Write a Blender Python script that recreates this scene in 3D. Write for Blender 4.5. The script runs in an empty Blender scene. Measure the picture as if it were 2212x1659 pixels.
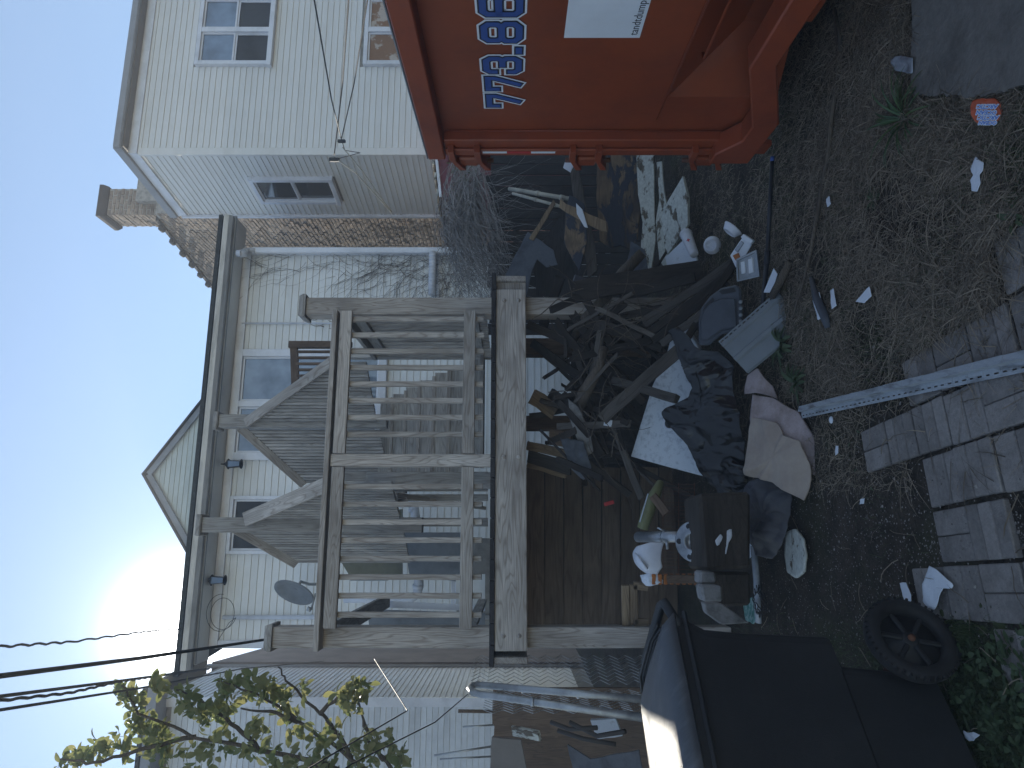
import bpy, bmesh, math, random
from mathutils import Vector, Matrix, noise
random.seed(7)
R = math.radians
sc = bpy.context.scene

# ------------------------------------------------------------------ camera (phone held sideways: picture rolled by 90 degrees)
F, CX, CY, EYE = 1475.0, 1106.0, 829.5, 1.55
cam = bpy.data.cameras.new('camera'); camo = bpy.data.objects.new('camera', cam)
sc.collection.objects.link(camo); sc.camera = camo
cam.sensor_fit = 'HORIZONTAL'; cam.sensor_width = 36; cam.lens = F / 2212 * 36
cam.clip_start = 0.05; cam.clip_end = 2000
camo.matrix_world = Matrix(((0, 1, 0, 0), (0, 0, -1, 0), (-1, 0, 0, EYE), (0, 0, 0, 1)))

# ------------------------------------------------------------------ world, sun, exposure
SUNDIR = Vector((-515, 1475, 708)).normalized()
elev = math.asin(SUNDIR.z); azim = math.atan2(SUNDIR.x, SUNDIR.y)
w = bpy.data.worlds.new('World'); sc.world = w; w.use_nodes = True
nt = w.node_tree; nt.nodes.clear()
out = nt.nodes.new('ShaderNodeOutputWorld'); bg = nt.nodes.new('ShaderNodeBackground')
sky = nt.nodes.new('ShaderNodeTexSky'); sky.sky_type = 'NISHITA'; sky.sun_disc = False
sky.sun_elevation = elev; sky.sun_rotation = azim; sky.air_density = 1.0; sky.dust_density = 0.0; sky.ozone_density = 1.3
bg.inputs[1].default_value = 0.065
tc = nt.nodes.new('ShaderNodeTexCoord')
vd = nt.nodes.new('ShaderNodeVectorMath'); vd.operation = 'DOT_PRODUCT'; vd.inputs[1].default_value = SUNDIR
nt.links.new(tc.outputs['Generated'], vd.inputs[0])
def mth(tree, op, a, b=None, clamp=False):
    n = tree.nodes.new('ShaderNodeMath'); n.operation = op; n.use_clamp = clamp
    for i, v in enumerate((a, b)):
        if v is None: continue
        if isinstance(v, (int, float)): n.inputs[i].default_value = v
        else: tree.links.new(v, n.inputs[i])
    return n.outputs[0]
d0 = mth(nt, 'MAXIMUM', vd.outputs['Value'], 0.0)
g1 = mth(nt, 'MULTIPLY', mth(nt, 'POWER', d0, 14.0), 0.9)
g2 = mth(nt, 'MULTIPLY', mth(nt, 'POWER', d0, 150.0), 2.6)
g3 = mth(nt, 'MULTIPLY', mth(nt, 'POWER', d0, 900.0), 60.0)
gs = mth(nt, 'ADD', mth(nt, 'ADD', g1, g2), g3)
cmb = nt.nodes.new('ShaderNodeVectorMath'); cmb.operation = 'SCALE'; cmb.inputs[0].default_value = (1.0, 0.97, 0.9)
nt.links.new(gs, cmb.inputs['Scale'])
addc = nt.nodes.new('ShaderNodeVectorMath'); addc.operation = 'ADD'
nt.links.new(sky.outputs[0], addc.inputs[0]); nt.links.new(cmb.outputs[0], addc.inputs[1])
addd = nt.nodes.new('ShaderNodeVectorMath'); addd.operation = 'ADD'; addd.inputs[1].default_value = (.50, .66, .86)   # even pale blue added to the whole sky to lift shaded walls
nt.links.new(addc.outputs[0], addd.inputs[0])
nt.links.new(addd.outputs[0], bg.inputs[0]); nt.links.new(bg.outputs[0], out.inputs[0])
sl = bpy.data.lights.new('sun', 'SUN'); sl.energy = 2.4; sl.angle = R(0.5); sl.color = (1, 0.93, 0.8)
so = bpy.data.objects.new('sun', sl); sc.collection.objects.link(so)
so.rotation_euler = SUNDIR.to_track_quat('Z', 'Y').to_euler()
sc.view_settings.view_transform = 'Standard'; sc.view_settings.look = 'None'
sc.view_settings.gamma = 1; sc.view_settings.use_curve_mapping = False
sc.view_settings.exposure = 1.45
sc.cycles.max_bounces = 6; sc.cycles.diffuse_bounces = 3; sc.cycles.glossy_bounces = 2
sc.cycles.transparent_max_bounces = 8; sc.cycles.volume_bounces = 0

# ------------------------------------------------------------------ helpers
C = sc.collection
V = Vector
def P(px, py, D): return V(((CY - py) / F * D, D, EYE - (px - CX) / F * D))
def G(px, py, z=0.0): return P(px, py, F * (EYE - z) / (px - CX))
def ray(px, py): return V(((CY - py) / F, 1.0, -(px - CX) / F))
def IMG(pts, p0, n):
    n = V(n); p0 = V(p0); o = V((0, 0, EYE)); r = []
    for px, py in pts:
        d = ray(px, py); r.append(o + d * ((p0 - o).dot(n) / d.dot(n)))
    return r
E1 = V((0.977, 0.213, 0)).normalized(); N1 = V((-0.213, 0.977, 0)).normalized(); Z = V((0, 0, 1))

def setp(o, label=None, cat=None, group=None, kind=None):
    if label: o['label'] = label
    if cat: o['category'] = cat
    if group: o['group'] = group
    if kind: o['kind'] = kind
    return o
def thing(name, label, cat, loc=(0, 0, 0), group=None):
    o = bpy.data.objects.new(name, None); C.objects.link(o); o.location = loc; o.empty_display_size = .1
    return setp(o, label, cat, group)
def struct(name, label=None):
    o = bpy.data.objects.new(name, None); C.objects.link(o); return setp(o, label, None, None, 'structure')
def wloc(o):
    l = V((0, 0, 0))
    while o: l = l + o.location; o = o.parent
    return l
def link(o, parent=None):
    C.objects.link(o)
    if parent is not None:
        o.parent = parent; o.location = o.location - wloc(parent)
    return o
class MB:
    def __init__(s): s.v = []; s.f = []; s.m = []
    def add(s, vs, fs, mi=0):
        k = len(s.v); s.v += [V(a) for a in vs]; s.f += [tuple(k + i for i in f) for f in fs]; s.m += [mi] * len(fs)
    def box(s, c, dx, dy, dz, ax=None, mi=0):
        ax = ax or (V((1, 0, 0)), V((0, 1, 0)), Z); c = V(c); vs = []
        for i in (-.5, .5):
            for j in (-.5, .5):
                for k in (-.5, .5): vs.append(c + ax[0] * dx * i + ax[1] * dy * j + ax[2] * dz * k)
        s.add(vs, [(0, 1, 3, 2), (4, 6, 7, 5), (0, 4, 5, 1), (2, 3, 7, 6), (0, 2, 6, 4), (1, 5, 7, 3)], mi)
    def quad(s, a, b, c, d, mi=0): s.add([a, b, c, d], [(0, 1, 2, 3)], mi)
    def tube(s, pts, r, n=8, cap=True, mi=0, flat=1.0):
        pts = [V(p) for p in pts]; rs = r if isinstance(r, (list, tuple)) else [r] * len(pts)
        vs = []; last = None
        for i, p in enumerate(pts):
            t = (pts[min(i + 1, len(pts) - 1)] - pts[max(i - 1, 0)])
            t = t.normalized() if t.length > 1e-9 else Z
            if last is None: u = t.orthogonal().normalized()
            else:
                u = last - t * last.dot(t); u = u.normalized() if u.length > 1e-6 else t.orthogonal().normalized()
            last = u; w2 = t.cross(u)
            for k in range(n):
                a = 2 * math.pi * k / n; vs.append(p + (u * math.cos(a) + w2 * math.sin(a) * flat) * rs[i])
        fs = []
        for i in range(len(pts) - 1):
            for k in range(n): fs.append((i * n + k, i * n + (k + 1) % n, (i + 1) * n + (k + 1) % n, (i + 1) * n + k))
        if cap and n > 2: fs.append(tuple(range(n - 1, -1, -1))); fs.append(tuple((len(pts) - 1) * n + k for k in range(n)))
        s.add(vs, fs, mi)
    def lathe(s, prof, M, n=24, mi=0):
        vs = []; fs = []
        for r, z in prof:
            for k in range(n):
                a = 2 * math.pi * k / n; vs.append(M @ V((r * math.cos(a), r * math.sin(a), z)))
        for i in range(len(prof) - 1):
            for k in range(n): fs.append((i * n + k, i * n + (k + 1) % n, (i + 1) * n + (k + 1) % n, (i + 1) * n + k))
        s.add(vs, fs, mi)
    def prism(s, pts, nrm, t, mi=0):
        pts = [V(p) for p in pts]; nrm = V(nrm).normalized(); n = len(pts)
        s.add(pts + [p + nrm * t for p in pts], [tuple(range(n - 1, -1, -1)), tuple(range(n, 2 * n))] + [(i, (i + 1) % n, n + (i + 1) % n, n + i) for i in range(n)], mi)
    def build(s, name, mat, parent=None, smooth=False, origin=None, bevel=0):
        me = bpy.data.meshes.new(name)
        if origin is None:
            if parent is not None: origin = wloc(parent)
            else:
                n = max(1, len(s.v)); origin = V((sum(p.x for p in s.v) / n, sum(p.y for p in s.v) / n, min(p.z for p in s.v)))
        me.from_pydata([p - origin for p in s.v], [], s.f)
        for m in (mat if isinstance(mat, (list, tuple)) else [mat]): me.materials.append(m)
        if any(s.m):
            me.polygons.foreach_set('material_index', s.m)
        me.validate()
        if bevel:
            bm = bmesh.new(); bm.from_mesh(me); bmesh.ops.recalc_face_normals(bm, faces=bm.faces)
            bmesh.ops.bevel(bm, geom=[e for e in bm.edges if e.is_manifold and e.calc_face_angle(0) > .5], offset=bevel, segments=1, affect='EDGES')
            bm.to_mesh(me); bm.free()
        else:
            bm = bmesh.new(); bm.from_mesh(me); bmesh.ops.recalc_face_normals(bm, faces=bm.faces); bm.to_mesh(me); bm.free()
        if smooth: me.polygons.foreach_set('use_smooth', [True] * len(me.polygons)); me.update()
        o = bpy.data.objects.new(name, me); C.objects.link(o)
        if parent is not None: o.parent = parent; o.location = origin - wloc(parent)
        else: o.location = origin
        return o
_bc = {}
def boardmesh(L, w, t, ch, rag=0.0, seed=0):
    key = (round(L, 3), round(w, 4), round(t, 4), ch, rag, seed)
    if key in _bc: return _bc[key]
    ns = 1 if rag == 0 else max(3, int(L / .12)); rr = random.Random(seed + 11)
    c = min(ch, w * .3, t * .3)
    prof = [(-w / 2 + c, -t / 2), (w / 2 - c, -t / 2), (w / 2, -t / 2 + c), (w / 2, t / 2 - c), (w / 2 - c, t / 2), (-w / 2 + c, t / 2), (-w / 2, t / 2 - c), (-w / 2, -t / 2 + c)]
    vs = []; fs = []
    xs = [-L / 2] + [-L / 2 + c] + [-L / 2 + L * i / ns for i in range(1, ns)] + [L / 2 - c] + [L / 2]
    bow = rr.uniform(-1, 1) * rag * 1.5; tw = rr.uniform(-1, 1) * rag * 3
    for i, x in enumerate(xs):
        end = i in (0, len(xs) - 1); q = (x / L)
        j1 = rr.uniform(-1, 1) * rag; j2 = rr.uniform(-1, 1) * rag * .5
        for (a, b) in prof:
            k = 1.0 - (c * .6 / max(w, 1e-6)) * 2 if end else 1.0
            kb = 1.0 - (c * .6 / max(t, 1e-6)) * 2 if end else 1.0
            xx = x + (rr.uniform(-1, 1) * rag * 3 if end and rag else 0)
            th = tw * q; aa = a * k + j1 + bow * (q * q * 4 - .5); bb = b * kb + j2
            vs.append((xx, aa * math.cos(th) - bb * math.sin(th), aa * math.sin(th) + bb * math.cos(th)))
    m = len(xs)
    for i in range(m - 1):
        for k in range(8): fs.append((i * 8 + k, (i + 1) * 8 + k, (i + 1) * 8 + (k + 1) % 8, i * 8 + (k + 1) % 8))
    fs.append(tuple(range(8))); fs.append(tuple((m - 1) * 8 + k for k in range(7, -1, -1)))
    me = bpy.data.meshes.new('board'); me.from_pydata(vs, [], fs)
    bm = bmesh.new(); bm.from_mesh(me); bmesh.ops.recalc_face_normals(bm, faces=bm.faces); bm.to_mesh(me); bm.free()
    _bc[key] = me; return me
def frame(x, n):
    x = V(x).normalized(); n = V(n); z = n - x * n.dot(x)
    z = z.normalized() if z.length > 1e-6 else x.orthogonal().normalized()
    y = z.cross(x); return Matrix((x, y, z)).transposed()
def board(name, a, b, w, t, mat, parent=None, nrm=(0, -1, 0), ch=.003, rag=0.0, seed=0):
    """a plank from a to b, broad face turned to nrm; local X runs along the grain"""
    a = V(a); b = V(b); L = (b - a).length
    me = boardmesh(L, w, t, ch, rag, seed)
    if not me.materials: me.materials.append(mat)
    elif me.materials[0] is not mat:
        me = me.copy(); me.materials[0] = mat
    o = bpy.data.objects.new(name, me)
    o.rotation_euler = frame(b - a, nrm).to_euler(); o.location = (a + b) / 2
    return link(o, parent)

# ------------------------------------------------------------------ materials
def newmat(name):
    m = bpy.data.materials.new(name); m.use_nodes = True; t = m.node_tree
    return m, t, t.nodes['Principled BSDF']
def N(t, ty, **kw):
    n = t.nodes.new(ty)
    for k, v in kw.items(): setattr(n, k, v)
    return n
def mixc(t, fac, a, b, mode='MIX'):
    n = t.nodes.new('ShaderNodeMix'); n.data_type = 'RGBA'; n.blend_type = mode
    for i, v in ((0, fac), (6, a), (7, b)):
        if isinstance(v, (int, float)): n.inputs[i].default_value = v
        elif isinstance(v, (tuple, list)): n.inputs[i].default_value = (*v[:3], 1)
        else: t.links.new(v, n.inputs[i])
    return n.outputs[2]
def ramp(t, fac, stops):
    n = t.nodes.new('ShaderNodeValToRGB'); e = n.color_ramp.elements
    while len(e) < len(stops): e.new(.5)
    for k, (p, c) in enumerate(stops):
        e[k].position = p; e[k].color = (*c, 1) if isinstance(c, tuple) else (c, c, c, 1)
    t.links.new(fac, n.inputs[0]); return n.outputs[0]
def noi(t, vec, scale, detail=4, rough=.55, dist=0):
    n = t.nodes.new('ShaderNodeTexNoise'); n.inputs['Scale'].default_value = scale; n.inputs['Detail'].default_value = detail
    n.inputs['Roughness'].default_value = rough; n.inputs['Distortion'].default_value = dist
    if vec is not None: t.links.new(vec, n.inputs['Vector'])
    return n.outputs[0]
def coords(t, stretch=(1, 1, 1), rnd=True):
    tcn = t.nodes.new('ShaderNodeTexCoord'); v = tcn.outputs['Object']; oi = t.nodes.new('ShaderNodeObjectInfo')
    mp = t.nodes.new('ShaderNodeMapping'); mp.inputs['Scale'].default_value = stretch; t.links.new(v, mp.inputs['Vector'])
    if not rnd: return mp.outputs[0], oi
    ad = t.nodes.new('ShaderNodeVectorMath'); ad.operation = 'ADD'
    sc_ = t.nodes.new('ShaderNodeVectorMath'); sc_.operation = 'SCALE'; sc_.inputs[0].default_value = (37, 61, 53)
    t.links.new(oi.outputs['Random'], sc_.inputs['Scale']); t.links.new(mp.outputs[0], ad.inputs[0]); t.links.new(sc_.outputs[0], ad.inputs[1])
    return ad.outputs[0], oi
def bump(t, h, strength, dist=.01, prev=None):
    b = t.nodes.new('ShaderNodeBump'); b.inputs['Strength'].default_value = strength; b.inputs['Distance'].default_value = dist
    t.links.new(h, b.inputs['Height'])
    if prev is not None: t.links.new(prev, b.inputs['Normal'])
    return b.outputs[0]
def wood(name, light, dark, rough=.85, freq=22, var=.35, stain=None, bs=.5):
    m, t, p = newmat(name)
    v, oi = coords(t, (1.1, 9, 9)); vf, _ = coords(t, (6, 160, 160))
    n1 = noi(t, v, .7, 2, .45, .3)
    rings = mth(t, 'FRACT', mth(t, 'MULTIPLY', n1, freq))
    rg = ramp(t, rings, [(0, 0.25), (.12, .8), (.7, 1.0), (.92, .35), (1, .25)])
    fine = noi(t, vf, 1.0, 3, .6)
    v3, _ = coords(t, (2, 5, 5)); big = noi(t, v3, 1.3, 3)
    c = mixc(t, rg, dark, light)
    c = mixc(t, .55, c, ramp(t, fine, [(.3, .35), (.65, 1.0)]), 'MULTIPLY')
    c = mixc(t, ramp(t, big, [(.35, 0.0), (.7, .6)]), c, tuple(x * .55 for x in dark) if stain is None else stain)
    rv = mth(t, 'ADD', 1 - var * .5, mth(t, 'MULTIPLY', oi.outputs['Random'], var))
    h = N(t, 'ShaderNodeHueSaturation'); t.links.new(rv, h.inputs['Value']); t.links.new(c, h.inputs['Color'])
    t.links.new(h.outputs[0], p.inputs['Base Color'])
    p.inputs['Roughness'].default_value = rough; p.inputs['Specular IOR Level'].default_value = .25
    hh = mth(t, 'ADD', mth(t, 'MULTIPLY', rg, .5), fine)
    t.links.new(bump(t, hh, bs, .004), p.inputs['Normal']); return m
def plain(name, col, rough=.6, nscale=6, amt=.25, col2=None, metal=0, bs=.15, bscale=60, spec=.4, var=0, patch=(.45, .7), stretch=(1, 1, 1), clear=0, island=0):
    m, t, p = newmat(name)
    v, oi = coords(t, stretch)
    n = noi(t, v, nscale, 6, .6)
    c2 = col2 or tuple(x * (1 - amt * 1.6) for x in col)
    c = mixc(t, ramp(t, n, [(patch[0], 0.0), (patch[1], 1.0)]), col, c2)
    c = mixc(t, amt, c, ramp(t, noi(t, v, nscale * 9, 4, .7), [(.3, .55), (.7, 1.1)]), 'MULTIPLY')
    if var:
        rv = mth(t, 'ADD', 1 - var * .5, mth(t, 'MULTIPLY', oi.outputs['Random'], var))
        h = N(t, 'ShaderNodeHueSaturation'); t.links.new(rv, h.inputs['Value']); t.links.new(c, h.inputs['Color']); c = h.outputs[0]
    if island:
        g = N(t, 'ShaderNodeNewGeometry')
        rv = mth(t, 'ADD', 1 - island * .5, mth(t, 'MULTIPLY', g.outputs['Random Per Island'], island))
        h = N(t, 'ShaderNodeHueSaturation'); t.links.new(rv, h.inputs['Value']); t.links.new(c, h.inputs['Color']); c = h.outputs[0]
    t.links.new(c, p.inputs['Base Color'])
    p.inputs['Roughness'].default_value = rough; p.inputs['Metallic'].default_value = metal; p.inputs['Specular IOR Level'].default_value = spec
    if bs: t.links.new(bump(t, noi(t, v, bscale, 4, .6), bs, .004), p.inputs['Normal'])
    return m
def peel(name, base, paint, scale=5, lo=.45, hi=.5, stretch=(1, 3, 3), rough=.7, third=None):
    m, t, p = newmat(name)
    v, oi = coords(t, stretch); vg, _ = coords(t, (4, 90, 90))
    n = noi(t, v, scale, 8, .62, .4); mk = ramp(t, n, [(lo, 0.0), (hi, 1.0)])
    gr = noi(t, vg, 1.0, 4); b2 = mixc(t, ramp(t, gr, [(.3, 0.0), (.7, 1.0)]), tuple(x * .45 for x in base), base)
    pc = mixc(t, ramp(t, noi(t, v, scale * 6, 4, .7), [(.35, 0.0), (.62, 1.0)]), tuple(x * .7 for x in paint), paint)
    if third: b2 = mixc(t, ramp(t, noi(t, v, scale * .7, 3), [(.45, 0.0), (.6, 1.0)]), b2, third)
    t.links.new(mixc(t, mk, b2, pc), p.inputs['Base Color']); p.inputs['Roughness'].default_value = rough
    t.links.new(bump(t, mk, .8, .004, bump(t, gr, .3, .003)), p.inputs['Normal']); return m
def glass(name, col, rough=.08):
    m, t, p = newmat(name); v, oi = coords(t)
    c = mixc(t, ramp(t, noi(t, v, 2.2, 3), [(.4, 0.0), (.65, 1.0)]), col, tuple(x * .45 for x in col))
    t.links.new(c, p.inputs['Base Color']); p.inputs['Roughness'].default_value = rough; p.inputs['Specular IOR Level'].default_value = .9
    p.inputs['Coat Weight'].default_value = .6; p.inputs['Coat Roughness'].default_value = .03; return m
def leafm(name, col, col2, trans=.5, rough=.5):
    m, t, p = newmat(name); g = N(t, 'ShaderNodeNewGeometry'); oi = N(t, 'ShaderNodeObjectInfo')
    r_ = mth(t, 'FRACT', mth(t, 'ADD', g.outputs['Random Per Island'], oi.outputs['Random']))
    c = mixc(t, r_, col, col2); t.links.new(c, p.inputs['Base Color']); p.inputs['Roughness'].default_value = rough
    tr = N(t, 'ShaderNodeBsdfTranslucent'); t.links.new(mixc(t, .0, c, c), tr.inputs['Color'])
    mx = N(t, 'ShaderNodeMixShader'); mx.inputs[0].default_value = trans
    t.links.new(p.outputs[0], mx.inputs[1]); t.links.new(tr.outputs[0], mx.inputs[2])
    t.links.new(mx.outputs[0], t.nodes['Material Output'].inputs['Surface']); return m

M_deck = wood('weathered_deck_wood', (.60, .55, .50), (.30, .25, .21))
M_deck2 = wood('weathered_stair_wood', (.54, .51, .475), (.31, .28, .25), freq=14)
M_brownw = wood('brown_stained_wood', (.20, .135, .09), (.09, .06, .045))
M_dark = wood('dark_scrap_wood', (.052, .042, .035), (.022, .018, .016), var=.7)
M_grey = wood('grey_scrap_wood', (.13, .115, .10), (.06, .05, .043), var=.6)
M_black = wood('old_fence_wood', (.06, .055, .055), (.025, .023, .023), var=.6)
M_tan = wood('tan_scrap_wood', (.34, .25, .16), (.17, .12, .08), var=.4)
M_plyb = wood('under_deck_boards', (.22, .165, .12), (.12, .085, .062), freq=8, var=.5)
M_sid = plain('cream_vinyl_siding', (.80, .79, .76), .45, 1.2, .10, (.74, .72, .68), bs=.12, bscale=9, stretch=(1, 1, 4), var=.05)
M_sid2 = plain('white_vinyl_siding', (.82, .82, .80), .45, 1.1, .10, (.74, .73, .70), bs=.12, bscale=9, var=.05)
M_sid3 = plain('pale_green_siding', (.62, .65, .60), .5, 1.1, .12, bs=.1, bscale=9, var=.05)
M_sid4 = plain('dull_white_siding', (.72, .74, .76), .5, 1.1, .15, bs=.1, bscale=9, var=.05)
M_sheet = plain('wall_backing', (.30, .28, .25), .8)
M_trim = plain('white_trim', (.78, .80, .86), .4, 3, .12, bs=.05)
M_trimd = plain('grey_fascia_metal', (.30, .31, .33), .45, 2, .2, bs=.05)
M_tbrown = plain('soffit_brown_grey', (.20, .18, .165), .6, 2, .2)
M_gutter = plain('aluminium_gutter', (.50, .50, .50), .35, 2, .25, metal=.35, bs=.05, stretch=(1, 1, 6))
M_roof = plain('dark_roof_shingle', (.055, .055, .05), .95, 30, .4, (.10, .10, .095), bs=.6, bscale=120)
M_glass = glass('window_glass', (.10, .14, .20)); M_glassd = glass('dark_window_glass', (.03, .035, .04))
M_screen = plain('insect_screen', (.055, .06, .07), .7, 3, .3)
M_curtain = plain('patterned_curtain', (.55, .48, .42), .8, 4, .3, (.30, .17, .10), patch=(.47, .52), bs=0)
M_doorw = plain('white_door_paint', (.62, .62, .64), .45, 3, .12, bs=.06)
M_brick = plain('old_common_brick', (.27, .205, .155), .9, 14, .35, (.14, .11, .09), bs=.9, bscale=45, island=.75, var=.7, patch=(.4, .65))
M_mortar = plain('mortar', (.46, .43, .39), .95, 12, .3, bs=.8, bscale=50)
M_lead = plain('grey_flashing', (.20, .215, .235), .6, 4, .2, bs=.1)
M_orange = plain('orange_steel_paint', (.25, .050, .014), .36, 2.2, .22, (.17, .036, .014), bs=.12, bscale=14, spec=.5)
M_orange2 = plain('orange_frame_paint', (.27, .052, .016), .40, 5, .2, (.19, .037, .014), bs=.15, bscale=20, spec=.5)
M_stw = plain('sticker_white', (.72, .76, .82), .35, 4, .05, bs=0)
M_stk = plain('sticker_navy', (.012, .014, .03), .35, 4, .05, bs=0)
M_stb = plain('sticker_blue', (.035, .085, .30), .35, 4, .08, bs=0)
M_red = plain('reflector_red', (.45, .02, .03), .3, 4, .05, bs=0)
M_can = plain('black_bin_plastic', (.022, .023, .026), .55, 3, .3, (.032, .033, .036), bs=.25, bscale=220, spec=.35)
M_lid = plain('scuffed_lid_plastic', (.060, .066, .078), .42, 5, .4, (.13, .135, .15), bs=.3, bscale=120, spec=.5, stretch=(1, 5, 1), patch=(.5, .75))
M_tyre = plain('bin_tyre', (.020, .020, .022), .8, 9, .3, bs=.4, bscale=90)
M_rust = plain('rusty_iron', (.14, .06, .035), .8, 20, .4)
M_galv = plain('galvanised_pipe', (.42, .43, .44), .38, 9, .25, metal=.6, bs=.1)
M_pvc = plain('white_plastic_pipe', (.64, .66, .72), .4, 4, .12, bs=.05)
M_beige = plain('beige_conduit', (.42, .39, .32), .6, 6, .3)
M_cable = plain('black_cable', (.02, .02, .022), .6, 6, .1, bs=0)
M_vine = plain('dead_vine', (.26, .24, .23), .85, 9, .3, island=.8, bs=.2)
M_vined = plain('dead_vine_dark', (.16, .13, .11), .85, 9, .3, island=.8, bs=.2)
M_twig = wood('dry_stick', (.16, .13, .10), (.07, .055, .045))
M_bag = plain('black_plastic_bag', (.010, .010, .012), .26, 5, .1, bs=.12, bscale=30, spec=.5)
M_bag2 = plain('grey_tarp', (.085, .085, .10), .55, 5, .3, (.05, .05, .06), bs=.4, bscale=30)
M_felt = plain('grey_roofing_felt', (.105, .115, .135), .9, 6, .35, bs=.4, bscale=70)
M_beigec = plain('beige_cloth', (.38, .32, .27), .9, 3.5, .2, (.28, .225, .195), bs=.15, bscale=25)
M_pinkc = plain('fleecy_rug', (.40, .33, .33), .95, 7, .35, (.24, .19, .17), bs=.8, bscale=110)
M_foam = plain('speckled_mattress_board', (.60, .64, .68), .8, 26, .3, (.33, .36, .40), bs=.4, bscale=150, patch=(.5, .72))
M_white = plain('white_litter', (.64, .68, .74), .6, 9, .18, (.42, .43, .45), bs=.15, patch=(.62, .72))
M_clear = plain('cloudy_plastic', (.30, .33, .37), .22, 8, .25, bs=.2, bscale=40, spec=.8)
M_vinylg = plain('grey_vinyl_offcut', (.19, .21, .225), .5, 3, .12, bs=.05)
M_plast = plain('dark_grey_plastic', (.060, .068, .085), .5, 6, .25, bs=.1)
M_yel = plain('yellow_green_plastic', (.17, .175, .08), .5, 5, .2, bs=.1)
M_ora = plain('orange_plastic', (.42, .14, .03), .6, 9, .3)
M_cinder = plain('concrete_block', (.27, .265, .26), .9, 14, .35, bs=.7, bscale=60)
M_wpeel = peel('white_peeling_paint', (.16, .13, .09), (.66, .67, .60), 5, .46, .50, (1.5, 6, 6))
M_bpeel = peel('blue_peeling_paint', (.23, .155, .09), (.028, .033, .048), 3.2, .47, .51, (1, 2.2, 2.2), third=(.05, .035, .025))
M_wstain = peel('rotten_white_board', (.15, .12, .08), (.58, .60, .55), 6, .395, .445, (1, 1.6, 1.6))
M_timber = wood('old_timber', (.085, .07, .058), (.045, .037, .03), freq=12, var=.2)
M_redw = plain('red_siding', (.16, .02, .03), .55, 2, .2, bs=.1)
M_concrete = plain('old_concrete', (.18, .168, .152), .92, 3.5, .6, (.085, .078, .07), bs=.8, bscale=60)
M_paver = plain('reddish_paver', (.25, .228, .212), .9, 7, .6, (.14, .125, .115), bs=.8, bscale=160, var=.35, patch=(.45, .75))
M_rail = plain('weathered_white_steel', (.36, .39, .42), .5, 7, .4, (.13, .13, .13), bs=.3, bscale=60, patch=(.5, .72), stretch=(4, 1, 1))
M_straw = leafm('dry_straw', (.33, .265, .19), (.07, .055, .04), .15, .8)
M_grass = leafm('short_grass', (.035, .06, .02), (.075, .10, .035), .3, .6)
M_weed = leafm('weed_leaf', (.045, .075, .03), (.085, .12, .055), .3, .5)
M_leaf = leafm('tree_leaf', (.16, .20, .075), (.30, .29, .12), .6, .45)
M_moss = plain('moss', (.05, .065, .02), .95, 20, .4, bs=.9, bscale=120)
M_pebble = plain('pebbles', (.22, .20, .18), .85, 40, .3, island=1.3, bs=.2)
M_tin = plain('crushed_can_orange', (.50, .105, .05), .3, 30, .15, (.36, .07, .03), metal=.3, bs=.5, bscale=60)
M_canb = plain('can_print_blue', (.14, .25, .62), .35, 9, .1, metal=.2, bs=0)
M_pipeblk = plain('black_pole', (.022, .024, .032), .45, 9, .2, bs=.1)
M_chrome = plain('dull_steel', (.40, .42, .45), .4, 6, .3, metal=.7, bs=.1)
# ------------------------------------------------------------------ ground
def gh(x, y):
    k = noise.noise(V((x * .9, y * .9, 3.1))) * .018 + noise.noise(V((x * 4.5, y * 4.5, 9))) * .006
    near = max(0.0, 1 - abs(x) / 9) if y < 9 else 0.0
    return k * min(1, near * 2) - .012
def make_ground():
    m, t, p = newmat('yard_soil')
    v, _ = coords(t, (1, 1, 1), rnd=False)
    big = noi(t, v, 1.1, 5, .6); mid = noi(t, v, 7, 6, .65); fine = noi(t, v, 70, 5, .7)
    c = mixc(t, ramp(t, mid, [(.35, 0.0), (.65, 1.0)]), (.026, .022, .018), (.066, .052, .040))
    c = mixc(t, ramp(t, big, [(.5, 0.0), (.62, .6)]), c, (.040, .048, .020))
    c = mixc(t, .75, c, ramp(t, fine, [(.3, .35), (.7, 1.5)]), 'MULTIPLY')
    t.links.new(c, p.inputs['Base Color']); p.inputs['Roughness'].default_value = .95; p.inputs['Specular IOR Level'].default_value = .2
    t.links.new(bump(t, fine, .9, .012, bump(t, mid, .6, .03)), p.inputs['Normal'])
    xs = [-40, -30, -20, -12, -8] + [-6 + i * .12 for i in range(84)] + [4.2 + i * .6 for i in range(10)] + [14, 22, 30, 40]
    ys = [-30, -20, -12, -8, -3, -1, 0] + [.6 + i * .10 for i in range(84)] + [9.2 + i * .8 for i in range(12)] + [22, 30, 40, 50]
    vs = [(x, y, gh(x, y)) for y in ys for x in xs]; nx = len(xs)
    fs = [(j * nx + i, j * nx + i + 1, (j + 1) * nx + i + 1, (j + 1) * nx + i) for j in range(len(ys) - 1) for i in range(nx - 1)]
    b = MB(); b.add(vs, fs); o = b.build('ground', m, smooth=True, origin=V((0, 0, 0)))
    setp(o, 'dark bare soil of the back yard', None, None, 'structure')
make_ground()

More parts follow.
